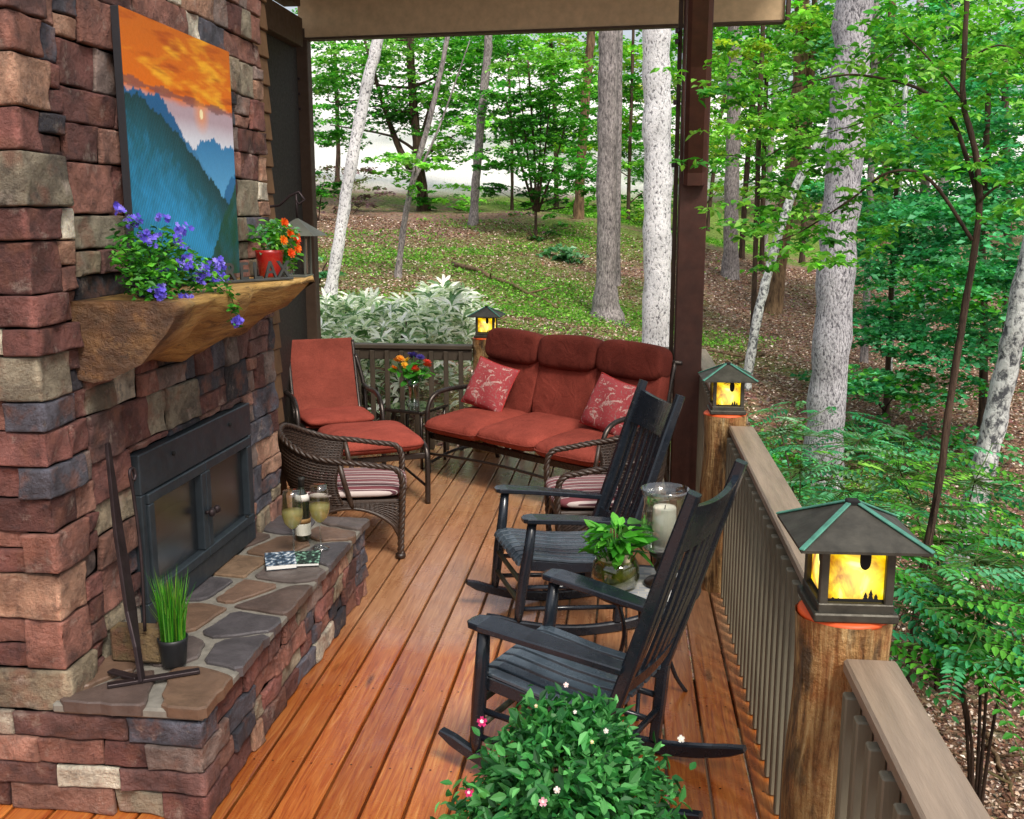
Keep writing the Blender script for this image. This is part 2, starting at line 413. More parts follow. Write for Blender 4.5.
    def build(s, name, mat, parent=None):
        me = bpy.data.meshes.new(name); me.from_pydata(s.v, [], s.f)
        a = me.attributes.new('Col', 'FLOAT_COLOR', 'POINT')
        arr = np.ones((len(s.v), 4), np.float32)
        if s.c: arr[:, :3] = np.array(s.c, np.float32)
        a.data.foreach_set('color', arr.ravel())
        me.polygons.foreach_set('use_smooth', s.sm)
        me.materials.append(MAT[mat]); me.update()
        o = bpy.data.objects.new(name, me); COL.objects.link(o); o.parent = parent
        return o

def arrays_mesh(name, V, F, C, mat, parent=None, smooth=False):
    """fast mesh from numpy: V (n,3), F (m,k) all with k corners, C (n,3)"""
    me = bpy.data.meshes.new(name); k = F.shape[1]
    me.vertices.add(len(V)); me.vertices.foreach_set('co', V.astype(np.float32).ravel())
    me.loops.add(F.size); me.loops.foreach_set('vertex_index', F.astype(np.int32).ravel())
    me.polygons.add(len(F)); me.polygons.foreach_set('loop_start', np.arange(0, F.size, k, dtype=np.int32))
    me.polygons.foreach_set('use_smooth', np.full(len(F), smooth))
    me.update(calc_edges=True)
    a = me.attributes.new('Col', 'FLOAT_COLOR', 'POINT'); arr = np.ones((len(V), 4), np.float32); arr[:, :3] = C
    a.data.foreach_set('color', arr.ravel()); me.materials.append(MAT[mat])
    o = bpy.data.objects.new(name, me); COL.objects.link(o); o.parent = parent; return o

def tag(o, label=None, cat=None, group=None, kind=None):
    if label: o['label'] = label
    if cat: o['category'] = cat
    if group: o['group'] = group
    if kind: o['kind'] = kind
    return o
def empty(name, loc, label=None, cat=None, rz=0, group=None):
    o = bpy.data.objects.new(name, None); o.empty_display_size = .1; COL.objects.link(o)
    o.location = loc; o.rotation_euler = (0, 0, rz); return tag(o, label, cat, group)
def copy_tree(o, parent=None):
    c = o.copy(); COL.objects.link(c); c.parent = parent
    for ch in [x for x in COL.objects if x.parent == o]: copy_tree(ch, c)
    return c

# leaves ------------------------------------------------------------
LEAFK = {'kite': np.array([[0, 0], [.42, .36], [1, 0], [.42, -.36]]),
         'oval': np.array([[0, 0], [.3, .30], [.72, .26], [1, 0], [.72, -.26], [.3, -.30]]),
         'long': np.array([[0, 0], [.35, .105], [.75, .085], [1, 0], [.75, -.085], [.35, -.105]])}
def leaves(P, size, D=None, Nn=None, shape='kite', flat=.6, cols=None, droop=.15):
    """returns V,F for leaves at points P (n,3); size (n,) ; D directions, Nn normals"""
    n = len(P)
    if D is None:
        a = rng.uniform(0, 2 * pi, n); D = np.stack([np.cos(a), np.sin(a), rng.normal(0, .3, n) - droop], 1)
    D = D / np.linalg.norm(D, axis=1, keepdims=True)
    if Nn is None:
        Nn = rng.normal(0, flat, (n, 3)); Nn[:, 2] += 1
    S = np.cross(Nn, D); S /= np.linalg.norm(S, axis=1, keepdims=True) + 1e-9
    N2 = np.cross(D, S)
    if shape == 'fold':
        K = np.array([[0, 0], [.14, .15], [.42, .27], [.74, .17], [1, 0], [.74, -.17], [.42, -.27], [.14, -.15]])
        hgt = .32 * np.abs(K[:, 1]) - .16 * K[:, 0] ** 2
        V = P[:, None, :] + size[:, None, None] * (K[None, :, 0, None] * D[:, None, :] + K[None, :, 1, None] * S[:, None, :] + hgt[None, :, None] * N2[:, None, :])
        b = np.arange(n)[:, None] * 8; F = np.stack([b + np.array([0, 4, 3, 2, 1]), b + np.array([0, 7, 6, 5, 4])], 1).reshape(-1, 5)
        return V.reshape(-1, 3), F, 8
    K = LEAFK[shape]; k = len(K)
    bend = np.where(np.abs(K[:, 1]) > 0, .12, -.02)
    V = P[:, None, :] + size[:, None, None] * (K[None, :, 0, None] * D[:, None, :] + K[None, :, 1, None] * S[:, None, :] + (bend[None, :, None]) * N2[:, None, :])
    F = np.arange(n * k).reshape(n, k)
    return V.reshape(-1, 3), F, k
def mixcols(cs, n, jit=.18, base=None):
    cs = np.array(cs); i = rng.integers(0, len(cs), n); c = cs[i]
    return c * rng.normal(1, jit, (n, 1)).clip(.45, 1.7)
def blob_points(c, r, n, hollow=.35):
    d = rng.normal(0, 1, (n, 3)); d /= np.linalg.norm(d, axis=1, keepdims=True)
    t = rng.uniform(hollow, 1, n) ** .6
    return np.array(c) + d * t[:, None] * np.array(r)

G = {}
for k_, v_ in dict(bright=['66b030', '86c846', '549a30', '9ad45c'], mid=['3c8c24', '50a830', '2f7620', '68b83e'], dark=['28601e', '367426', '225420', '468c2e'],
                   teal=['3a965c', '4eae72', '2c8454', '70c48e', '58b068'], yellow=['93b828', 'b5cc3c', '7aa828', 'c8d860'], pale=['5f9a6a', '7fb088', '9cc8a0', '4f8f60'],
                   litter=['7a5844', 'a07e68', 'c8ac98', '5a3c2e', 'e6d4c6', '8c6450'], cover=['5c9826', '7cb83a', '4a8420', '98cc58', '6a9c36'],
                   rhodo=['d4decf', 'f4f7f0', 'fdfdfb', '7a9c6c', 'eef3ea', '4f7a44'], impat=['3a8440', '4f9c50', '2c7238', '68b466', '286232']).items():  # rhodo: bright leaf highlights put into the near-white colours
    G[k_] = [lin(tuple(int(h[i:i + 2], 16) / 255 for i in (0, 2, 4))) for h in v_]

# ================================================================== SETTING: ground
ctrl = [at(822, 492, 11), at(955, 562, 8.5), at(606, 327, 20), at(730, 278, 28), at(473, 226, 31), at(578, 216, 34), at(330, 306, 16), at(422, 212, 36),
        at(398, 278, 21), at(780, 330, 22), at(900, 345, 22), at(1010, 430, 13), at(980, 760, 5.6), at(1000, 640, 7), at(740, 400, 13.5), at(480, 320, 15.5),
        at(320, 300, 15), at(560, 290, 21), at(900, 290, 30), at(1010, 300, 30), at(800, 262, 40), at(700, 215, 48), at(1000, 235, 50),
        at(460, 193, 44), at(340, 165, 50), at(460, 120, 66), at(400, 60, 95), at(320, 60, 95), at(600, 110, 80), at(800, 180, 80), at(1000, 180, 90),
        Vector((0, 0, -1.3)), Vector((-4, 4, -1.0)), Vector((-3, 9.5, -.7)), Vector((0, 9.5, -.9)), Vector((3, 3, -1.7)), Vector((3, 8, -1.25)), Vector((-15, 5, .2)), Vector((-20, 25, 2.5)),
        Vector((-30, 60, 8)), Vector((25, 8, -2.2)), Vector((30, 30, -.6)), Vector((0, -15, -1.5)), Vector((40, 70, 3.5)), Vector((-40, 110, 22)), Vector((50, 110, 12))]
CP = np.array([(p.x, p.y) for p in ctrl]); CZ = np.array([p.z for p in ctrl])
def _tps(d2): return np.where(d2 > 0, d2 * np.log(d2 + 1e-12) * .5, 0)
_n = len(CP); _K = _tps(((CP[:, None] - CP[None]) ** 2).sum(2)) + np.eye(_n) * 3.0
_A = np.zeros((_n + 3, _n + 3)); _A[:_n, :_n] = _K; _A[:_n, _n] = 1; _A[:_n, _n + 1:] = CP; _A[_n, :_n] = 1; _A[_n + 1:, :_n] = CP.T
_W = np.linalg.solve(_A, np.concatenate([CZ, np.zeros(3)]))
def gz(x, y):
    x = np.atleast_1d(np.asarray(x, float)); y = np.atleast_1d(np.asarray(y, float))
    xc = np.clip(x, -55, 70); yc = np.clip(y, -15, 115)
    q = np.stack([xc, yc], -1); d2 = ((q[..., None, :] - CP) ** 2).sum(-1)
    z = _tps(d2) @ _W[:_n] + _W[_n] + q @ _W[_n + 1:]
    return np.clip(z, -2.6, 26) + .05 * np.sin(1.7 * x + .8 * y) * np.cos(1.3 * y) + .03 * np.sin(4.1 * x) * np.sin(3.7 * y + 1)
def gnd(px, py, Y):
    p = at(px, py, Y); p.z = float(gz(p.x, p.y)[0]); return p

def greenness(x, y):
    """where moss and low plants cover the litter (a bias)"""
    b = np.zeros_like(x)
    for (px, py, Y, r, s) in ((420, 250, 25, 5, .16), (520, 300, 18, 3, .12), (380, 330, 15, 3, .12), (640, 310, 20, 3, .14), (560, 235, 30, 4, .1), (700, 200, 46, 8, .2), (760, 340, 15, 2.5, .05),
                              (760, 420, 11, 1.6, .12), (860, 440, 11, 1.5, .1), (640, 200, 40, 5, .2)):
        p = at(px, py, Y); b += s * np.exp(-(((x - p.x) ** 2 + (y - p.y) ** 2) / r ** 2))
    b -= .12 / (1 + np.exp(-(x - 4.5) / 1.2)) * (y < 22)
    return b
nx, ny = 260, 300
us = np.linspace(-1, 1, nx); xs = us * 30 + np.sign(us) * np.abs(us) ** 5 * 500
vs_ = np.linspace(0, 1, ny); ys = -14 + vs_ * 95 + vs_ ** 7 * 800
X, Y = np.meshgrid(xs, ys); Z = gz(X.ravel(), Y.ravel())
V = np.stack([X.ravel(), Y.ravel(), Z], 1)
ii = (np.arange(ny - 1)[:, None] * nx + np.arange(nx - 1)[None]).ravel()
F = np.stack([ii, ii + 1, ii + nx + 1, ii + nx], 1)
ground = arrays_mesh('ground', V, F, np.ones((len(V), 3)), 'forest_floor', None, True); tag(ground, kind='structure')
for nm_, val in (('Green', greenness(X.ravel(), Y.ravel())), ('Meadow', np.clip((Y.ravel() - 41 - .9 * np.maximum(0, X.ravel() + 8.5)) / 5, 0, 1))):
    a = ground.data.attributes.new(nm_, 'FLOAT_COLOR', 'POINT'); arr = np.ones((len(V), 4), np.float32); arr[:, :3] = val[:, None]; a.data.foreach_set('color', arr.ravel())

# low plants and leaf litter on the ground
def scatter(n, x0, x1, y0, y1):
    y = y0 + (y1 - y0) * rng.uniform(0, 1, n) ** 1.5; half = .62
    x = y * rng.uniform(-.55, .62, n)
    k = (x > x0) & (x < x1); k &= ~((x > -3.4) & (x < .8) & (y < 8.7)); return x[k], y[k]
x, y = scatter(420000, -18, 24, 4.5, 42)
nz = np.sin(.9 * x + 1.3 * np.sin(.6 * y)) * np.cos(.7 * y - .5 * x) + .6 * np.sin(2.3 * x + 1) * np.sin(1.9 * y) + .35 * np.sin(5 * x) * np.sin(4.6 * y + 2)
k = (nz * .32 + greenness(x, y) * 4.2 + rng.normal(0, .16, len(x))) > .74
x, y = x[k], y[k]; s = (.022 + .0016 * y) * rng.uniform(.5, 1.5, len(x))
P = np.stack([x, y, gz(x, y) + rng.uniform(.01, .09, len(x))], 1)
V, F, k_ = leaves(P, s, flat=.7, droop=-.25)
o = arrays_mesh('ground_cover', V, F, np.repeat(mixcols(G['cover'], len(P), .25), k_, 0), 'leaf'); tag(o, 'low green moss and seedlings spread in patches over the slope', 'ground cover', kind='stuff')
x, y = scatter(300000, -14, 20, 4.0, 32)
s = (.020 + .0013 * y) * rng.uniform(.6, 1.5, len(x))
P = np.stack([x, y, gz(x, y) + rng.uniform(.004, .025, len(x))], 1)
V, F, k_ = leaves(P, s, flat=.35, droop=0)
o = arrays_mesh('leaf_litter', V, F, np.repeat(mixcols(G['litter'], len(P), .25), k_, 0), 'litter'); tag(o, 'brown dry fallen leaves scattered over the forest floor', 'leaf litter', kind='stuff')

# ================================================================== DECK
mb = MB(); w = .136; gap = .011; x = .615
while x > -3.3:
    c = random.uniform(.68, 1.15); t = random.uniform(.93, 1.06)
    mb.box((x - w / 2, 4.0, -.019), (w, 8.95, .038), .004, col=(c, c * t, c * t)); x -= w + gap

_b = x
x = .615
while x > -3.3:
    for yy in np.arange(.2, 8.4, .61):
        for dx in (.03, w - .03):
            cx, cy = x - dx, yy + random.uniform(-.006, .006); mb.add([(cx + .0045 * cos(a), cy + .0045 * sin(a), .0012) for a in np.arange(6) * pi / 3], [tuple(range(6))], False, (.12, .12, .13))
    x -= w + gap
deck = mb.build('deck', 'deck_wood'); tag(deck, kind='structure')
mb = MB()
for yy in (0.2, 2.2, 4.2, 6.2, 8.2): mb.box((-1.3, yy, -.16), (3.7, .05, .2), .003)
mb.box((.59, 4, -.16), (.04, 8.9, .24), .003); mb.box((-1.3, 8.45, -.16), (3.74, .04, .24), .003)
for (xx, yy) in ((.5, 1), (.5, 5), (.5, 8.3), (-2.9, 8.3)): mb.box((xx, yy, -1.3), (.14, .14, 2.05), .003)
o = mb.build('deck_frame', 'beam_dark'); tag(o, kind='structure')

# ================================================================== FIREPLACE
PAL = [(hx('8a5a52'), 3.6), (hx('9a6a5c'), 3.4), (hx('785650'), 4), (hx('a47868'), 3.4), (hx('b48c74'), 2.4), (hx('8c7a72'), 3.8), (hx('3c3c44'), 2.8), (hx('5c5c66'), 2.8), (hx('ac9c82'), 3), (hx('e4dac4'), 2.4), (hx('968c78'), 2.8), (hx('6a443e'), 2.8)]
def stone_col(bias=None):
    c = random.choices([p[0] for p in PAL], [p[1] for p in PAL])[0]; k = random.uniform(1.12, 1.7); return tuple(x * k for x in c)
def stone(mb, f, u0, u1, v0, v1, d=None, col=None, res=.026):
    """a rough-faced stone; f(u,depth) -> (x,y) on the plan path, v is height"""
    d = d or random.uniform(.046, .066); m = .0022
    u0 += m; u1 -= m; v0 += m; v1 -= m
    if u1 - u0 < .015 or v1 - v0 < .012: return
    nu = max(3, min(18, int((u1 - u0) / res))); nv = max(3, min(9, int((v1 - v0) / res)))
    us = [0, .0001] + [i / nu for i in range(1, nu)] + [.9999, 1]
    r = .0042
    def rim(a, b, n):
        L = b - a; rr = min(r, L * .25)
        q = min(rr * 2.6, L * .35); return [a, a, a + rr * .3, a + rr, a + q] + [a + q + (L - 2 * q) * i / n for i in range(1, n)] + [b - q, b - rr, b - rr * .3, b, b]
    def prof(n): return [0, .7, .93, 1, 1] + [1] * (n - 1) + [1, 1, .93, .7, 0]
    U, Vv = rim(u0, u1, nu), rim(v0, v1, nv); PU, PV = prof(nu), prof(nv)
    if u0 < -.03 and u1 > .03:
        z = list(zip(U, PU)); z = [q for q in z if abs(q[0]) > .024 or q[1] < 1] + [(x, 1) for x in (-.022, -.0055, 0, .0055, .022)]
        z.sort(key=lambda q: q[0]); U, PU = [q[0] for q in z], [q[1] for q in z]
    ph = [random.uniform(0, 9) for _ in range(6)]; tx, ty = random.uniform(-.010, .010), random.uniform(-.006, .006)
    ju = [random.uniform(-.005, .005) for _ in range(4)]; jv = [random.uniform(-.003, .003) for _ in range(4)]
    vs = []; cs = []; col = col or stone_col(); wrap = u0 < -.03 and u1 > .03
    for b, (vv, pv) in enumerate(zip(Vv, PV)):
        for a, (uu, pu) in enumerate(zip(U, PU)):
            s, t = (uu - u0) / (u1 - u0), (vv - v0) / (v1 - v0)
            w = (1 - s) * (1 - t), s * (1 - t), (1 - s) * t, s * t
            uq = uu + sum(x * y for x, y in zip(w, ju)) * (1 if True else 0) + .0012 * sin(40 * vv + ph[0]); vq = vv + sum(x * y for x, y in zip(w, jv)) + .0012 * sin(35 * uu + ph[1])
            h = .006 * sin(19 * uu + ph[2]) * sin(23 * vv + ph[3]) + .004 * sin(47 * uu + ph[4]) * sin(51 * vv + ph[5]) + random.uniform(-.0016, .0016) + tx * (s - .5) + ty * (t - .5)
            e = min(pu, pv); dd = d * e + (h if e > .6 else 0)
            if e == 0: dd = d - .017
            if wrap and abs(uu) < .03: uq = uu
            x, y = f(uq, dd); vs.append((x, y, vq)); kc = (.28 if e < .5 else .75 if e < .8 else 1.12 if e < .97 else 1.0) * (1.6 if wrap and abs(uu) < .006 and e > .6 else 1); cs.append(tuple(q * kc for q in col))  # corner edge highlight painted into the vertex colours; joint rims darker
    W = len(U); H = len(Vv)
    fs = [(j * W + i, j * W + i + 1, (j + 1) * W + i + 1, (j + 1) * W + i) for j in range(H - 1) for i in range(W - 1)]
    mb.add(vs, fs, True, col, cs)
def fill(mb, f, u0, u1, v0, v1, hmin=.08, hmax=.19, holes=(), wmin=.12, wmax=.42):
    v = v0
    while v < v1 - .01:
        h = random.uniform(hmin, hmax)
        if v1 - v - h < hmin * .8: h = v1 - v
        u = u0
        while u < u1 - .01:
            w = random.uniform(wmin, wmax) * (1.25 if h < .12 else .9)
            if u1 - u - w < wmin * .8: w = u1 - u
            segs = [(u, u + w)]
            for (a, b, c, d_) in holes:
                if v + h > c + .02 and v < d_ - .02:
                    ns = []
                    for (p, q) in segs:
                        if q <= a or p >= b: ns.append((p, q))
                        else:
                            if p < a: ns.append((p, a))
                            if q > b: ns.append((b, q))
                    if v < d_ - .02 and v + h > d_ + .012:
                        stone(mb, f, max(u, a), min(u + w, b), d_ + .004, v + h) if min(u + w, b) - max(u, a) > .03 else None
                    segs = ns
            for (p, q) in segs:
                if q - p < .02: continue
                rr = random.random()
                if h > .125 and rr < .38:
                    k = random.uniform(.35, .65); stone(mb, f, p, q, v, v + h * k); stone(mb, f, p, q, v + h * k, v + h)
                elif h > .13 and rr < .58 and q - p > .24:
                    k = random.uniform(.35, .65); kk = random.uniform(.4, .6); mid = p + (q - p) * k
                    stone(mb, f, p, mid, v, v + h); stone(mb, f, mid, q, v, v + h * kk); stone(mb, f, mid, q, v + h * kk, v + h)
                else: stone(mb, f, p, q, v, v + h)
            u += w
        v += h
def corner_path(xc, yc):
    """path running along the near (-Y) face towards the corner (u<0), then along the +X face (u>0)"""
    def f(u, d):
        D0 = .066
        if u < -.004: return (xc + u + D0, yc - d)
        if u > .004: return (xc + d, yc + u - D0)
        return (xc + d, yc - d)
    return f
fire = empty('stone_fireplace', (-1.8, 2.9, 0), 'tall stacked stone fireplace with raised hearth and dark metal doors', 'fireplace')
O = Matrix.Translation((1.8, -2.9, 0))      # local frame
WX, WY = -1.87, 2.95                         # masonry core faces; stones stand ~6 cm proud of it
TOP = 3.6
mb = MB(); mb.M = O
f1 = corner_path(WX, WY)
v = .357; k = 0
random.seed(5)
while v < TOP:
    h = random.uniform(.085, .17); h = h if TOP - v - h > .12 else TOP - v
    a = random.uniform(.10, .2) if k % 2 else random.uniform(.2, .36); b = random.uniform(.17, .25) if k % 2 else random.uniform(.12, .19)
    dd = random.uniform(.062, .078)
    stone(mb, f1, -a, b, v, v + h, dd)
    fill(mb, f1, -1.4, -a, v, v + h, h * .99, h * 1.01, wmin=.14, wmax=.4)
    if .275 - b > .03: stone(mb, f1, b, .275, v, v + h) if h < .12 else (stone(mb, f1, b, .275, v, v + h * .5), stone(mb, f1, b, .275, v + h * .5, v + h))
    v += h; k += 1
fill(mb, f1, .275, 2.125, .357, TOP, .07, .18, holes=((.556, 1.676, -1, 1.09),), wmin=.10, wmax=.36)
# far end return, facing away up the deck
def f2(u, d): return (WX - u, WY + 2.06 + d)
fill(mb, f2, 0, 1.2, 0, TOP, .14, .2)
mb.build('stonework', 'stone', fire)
mb = MB(); mb.M = O
mb.box((-2.62, 3.21, 1.8), (1.5, .5, 3.6), .002); mb.box((-2.62, 4.78, 1.8), (1.5, .44, 3.6), .002); mb.box((-2.62, 4.01, 2.35), (1.5, 1.1, 2.5), .002); mb.box((-2.9, 4.01, .55), (.6, 1.1, 1.1), .002)
mb.build('mortar_core', 'grout_dark', fire)
# raised hearth
hb = MB(); hb.M = O; f3 = corner_path(-1.40, 2.915); random.seed(8)
v = 0; k = 0
while v < .354:
    h = (.095, .08, .09, .0901)[k]
    a = (.16, .30, .2, .26)[k]; b = (.20, .13, .22, .14)[k]
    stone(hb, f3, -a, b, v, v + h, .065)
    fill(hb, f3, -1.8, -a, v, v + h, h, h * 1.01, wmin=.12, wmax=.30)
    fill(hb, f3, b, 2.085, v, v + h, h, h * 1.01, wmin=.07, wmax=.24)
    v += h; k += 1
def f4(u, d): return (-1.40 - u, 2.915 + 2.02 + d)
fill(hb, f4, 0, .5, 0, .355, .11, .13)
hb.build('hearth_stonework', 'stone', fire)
mb = MB(); mb.M = O; mb.box((-1.75, 3.93, .177), (.70, 1.98, .35), .002); mb.box((-2.6, 2.99, .177), (1.2, .12, .35), .002); mb.build('hearth_core', 'grout_dark', fire)
mb = MB(); mb.M = O; mb.box((-1.585, 3.9, .378), (.52, 2.1, .036), .008); mb.build('hearth_mortar', 'mortar', fire)
# flagstones: Voronoi cells clipped to the hearth, shrunk and raised
def clip(poly, p, n):
    out = []
    for i in range(len(poly)):
        a, b = poly[i], poly[(i + 1) % len(poly)]; da = (a[0] - p[0]) * n[0] + (a[1] - p[1]) * n[1]; db = (b[0] - p[0]) * n[0] + (b[1] - p[1]) * n[1]
        if da <= 0: out.append(a)
        if da * db < 0: t = da / (da - db); out.append((a[0] + t * (b[0] - a[0]), a[1] + t * (b[1] - a[1])))
    return out
random.seed(21)
rect = [(-1.86, 2.84), (-1.318, 2.84), (-1.318, 4.955), (-1.86, 4.955)]
seeds = [(-1.45, 3.0), (-1.62, 2.98), (-1.78, 3.08), (-1.42, 3.3), (-1.62, 3.3), (-1.78, 3.35), (-1.5, 3.58), (-1.72, 3.6), (-1.4, 3.85), (-1.63, 3.86), (-1.8, 3.9), (-1.47, 4.15), (-1.72, 4.2), (-1.4, 4.42), (-1.62, 4.45), (-1.8, 4.5), (-1.45, 4.72), (-1.7, 4.78), (-1.38, 4.9)]
seeds = [(a + random.uniform(-.05, .05), b + random.uniform(-.06, .06)) for a, b in seeds]
FC = [hx(c) for c in ('6a5444', '584a44', '70594a', '504c4e', '605652', '7a6450', '4e4a4c')]
mb = MB(); mb.M = O
for i, sd in enumerate(seeds):
    poly = rect
    for j, q in enumerate(seeds):
        if i != j: poly = clip(poly, ((sd[0] + q[0]) / 2, (sd[1] + q[1]) / 2), (q[0] - sd[0], q[1] - sd[1]))
    if len(poly) < 3: continue
    # shrink by half the joint, leave outer edges alone
    pp = poly
    for a in range(len(poly)):
        p, q = poly[a], poly[(a + 1) % len(poly)]; e = (q[0] - p[0], q[1] - p[1]); L = math.hypot(*e)
        if L < 1e-6: continue
        nn = (e[1] / L, -e[0] / L)
        onedge = any(abs(p[ax] - val) < 1e-5 and abs(q[ax] - val) < 1e-5 for ax, val in ((0, -1.318), (1, 2.84), (1, 4.955)))
        g = 0 if onedge else random.uniform(.014, .024)
        pp = clip(pp, (p[0] - nn[0] * g, p[1] - nn[1] * g), nn)
    if len(pp) < 3: continue
    # chop corners a little, subdivide edges and roughen
    ring = []
    for a in range(len(pp)):
        p, q = pp[a], pp[(a + 1) % len(pp)]
        L = math.hypot(q[0] - p[0], q[1] - p[1]); n_ = max(2, int(L / .04))
        for b in range(n_):
            t = (b + .5) / n_; ring.append((p[0] + (q[0] - p[0]) * t + random.uniform(-.006, .006), p[1] + (q[1] - p[1]) * t + random.uniform(-.006, .006)))
    n_ = len(ring); cx = sum(p[0] for p in ring) / n_; cy = sum(p[1] for p in ring) / n_
    zt = .409 + random.uniform(-.002, .003)
    vs = [(x, y, .372) for x, y in ring] + [(x, y, zt - .005) for x, y in ring] + [(x + (cx - x) * .06, y + (cy - y) * .06, zt) for x, y in ring]
    fs = [(l * n_ + a, l * n_ + (a + 1) % n_, (l + 1) * n_ + (a + 1) % n_, (l + 1) * n_ + a) for l in (0, 1) for a in range(n_)] + [tuple(range(2 * n_, 3 * n_))]
    c = FC[i % len(FC)]; mb.add(vs, fs, False, c)
mb.build('flagstones', 'flagstone', fire)
# loose-laid upright block at the left end of the hearth
mb = MB(); mb.M = O @ Matrix.Translation((-1.695, 3.17, .475)); mb.box((0, 0, 0), (.19, .07, .13), .012, col=hx('a48a62')); mb.build('hearth_block', 'stone', fire)
# metal surround and doors on the +X face (Y 3.44..4.56, z .41..1.09)
XF = -1.815
mb = MB(); mb.M = O
def yz(mb, y0, y1, z0, z1, x, t, bev=.004, col=None): mb.box((x, (y0 + y1) / 2, (z0 + z1) / 2), (t, y1 - y0, z1 - z0), bev, col=col)
yz(mb, 3.44, 4.56, .935, 1.09, XF, .05); yz(mb, 3.44, 4.56, .412, .505, XF, .05); yz(mb, 3.44, 3.475, .506, .934, XF, .05); yz(mb, 4.525, 4.56, .506, .934, XF, .05)
for yy in (3.75, 4.25): mb.lathe([(.0, -.0), (.010, 0), (.010, .004), (0, .006)], 10, (0, 0, 0)) if False else None
surround = mb.build('door_surround', 'slate_metal', fire)
for yy, zz in ((3.72, 1.035), (4.3, 1.035), (4.45, .55)):
    mb = MB(); mb.M = O; mb.tube([(XF + .022, yy, zz), (XF + .034, yy, zz)], .009, 10); mb.build('bolt', 'fire_dark', surround)
for (y0, y1) in ((3.478, 3.998), (4.002, 4.522)):
    mb = MB(); mb.M = O; x = XF + .012; t = .045; b = .045
    yz(mb, y0, y1, .89, .932, x, t); yz(mb, y0, y1, .508, .55, x, t); yz(mb, y0, y0 + b, .551, .889, x, t); yz(mb, y1 - b, y1, .551, .889, x, t)
    d = mb.build('fire_door', 'slate_metal', fire)
    mb = MB(); mb.M = O; yz(mb, y0 + b, y1 - b, .551, .889, XF, .006, .001); mb.build('glass_pane', 'fire_glass', d)
    mb = MB(); mb.M = O; yk = 3.975 if y0 < 3.6 else 4.03
    mb.tube([(x + .02, yk, .72), (x + .045, yk, .72)], .008, 10); mb.lathe([(0, 0), (.018, .004), (.02, .012), (.012, .022), (0, .024)], 14)
    mb2 = MB(); mb2.M = O; mb2.tube([(x + .02, yk, .715), (x + .042, yk, .715)], .008, 10); mb2.cushion((x + .05, yk, .715), (.03, .034, .034), 1.0, nu=12, nv=8); mb2.build('door_knob', 'iron', d)
mb = MB(); mb.M = O
yz(mb, 3.46, 4.54, .40, 1.1, -2.58, .04); mb.box((-2.2, 4.0, .405), (.8, 1.1, .02), .001); mb.box((-2.2, 3.452, .75), (.75, .02, .68), .001); mb.box((-2.2, 4.548, .75), (.75, .02, .68), .001)
mb.build('firebox', 'fire_dark', fire)
for (y0, z0, y1, z1, r, x0, x1) in ((3.6, .50, 4.2, .54, .055, -1.95, -2.0), (3.75, .52, 4.4, .49, .05, -2.1, -2.05), (3.6, .60, 4.15, .66, .05, -2.02, -1.96), (3.95, .63, 4.4, .57, .04, -1.98, -2.06)):
    mb = MB(); mb.M = O; mb.tube([Vector((x0, y0, z0)).lerp(Vector((x1, y1, z1)), i / 6) + Vector((random.uniform(-.01, .01), 0, random.uniform(-.008, .008))) for i in range(7)], [r * random.uniform(.9, 1.1) for _ in range(7)], 10); mb.build('fire_log', 'firelog', fire)
# mantel: a live-edge log slab
mb = MB(); mb.M = O
ns = 34
secs = []
for i in range(ns + 1):
    t = i / ns; y = 3.13 + 1.46 * t
    wob = .022 * sin(7 * t + .5) + .016 * sin(15 * t + 1) + .007 * sin(37 * t)
    xf = -1.49 + wob - .03 * t + (.05 * max(0, t - .86) / .14) * 1.0; zb = 1.415 + .02 * t + .018 * sin(9 * t) + .008 * sin(29 * t) + .05 * max(0, (t - .75) / .25) ** 2
    if i == ns: pass
    xt = xf - .012
    ring = [(-1.83, y, zb + .012), (-1.77, y, zb), (-1.72 + wob * .5, y, zb + .012 + .012 * sin(13 * t)), (xf - .145 + .018 * sin(11 * t + 2), y, zb + .065), (xf - .085 + .016 * sin(15 * t), y, zb + .115 + .012 * sin(21 * t)),
            (xf - .035 + .008 * sin(27 * t), y, zb + .170), (xf - .006, y, zb + .215 + .008 * sin(12 * t)), (xf + .004, y, 1.668), (xt, y, 1.686), (-1.6, y, 1.688), (-1.83, y, 1.688)]
    secs.append(ring)
n_ = len(secs[0]); vs = [p for r in secs for p in r]
fs = [(i * n_ + j, (i + 1) * n_ + j, (i + 1) * n_ + (j + 1) % n_, i * n_ + (j + 1) % n_) for i in range(ns) for j in range(n_)]
mb.add(vs, fs, True); 
mb.add(secs[0], [tuple(range(n_))]); mb.add(secs[-1], [tuple(reversed(range(n_)))])
mb.build('mantel', 'mantel_wood', fire)

# painting ----------------------------------------------------------
def ridge(u, pts, ph):
    v = np.interp(u, [p[0] for p in pts], [p[1] for p in pts]); return v + .006 * sin(40 * u + ph) + .005 * sin(97 * u + ph * 2) + .004 * sin(211 * u)
def L3(a, b, t): t = max(0, min(1, t)); return tuple(x + (y - x) * t for x, y in zip(a, b))
PC = {k: hx(v) for k, v in dict(o1='cf6c14', o2='e87408', o3='f8b428', o4='a8420e', haze='b9a2ae', pale='dfe3ee', b1='5aa6d8', b2='2f7ab0', b3='1f5f92', t1='123c40', t2='1a6478', t3='2b93c8', t4='164a38', sun='fff2c0').items()}
def fbm(x, y, s=0):
    return .5 * sin(x * 3.1 + 1.7 * sin(y * 2.3 + s) + s) * cos(y * 2.9 + 1.3 * sin(x * 1.9)) + .3 * sin(x * 7.3 + 2 * sin(y * 5.1 + s)) * cos(y * 6.7 + s) + .2 * sin(x * 17 + 3 * sin(y * 11)) * cos(y * 15 + s)
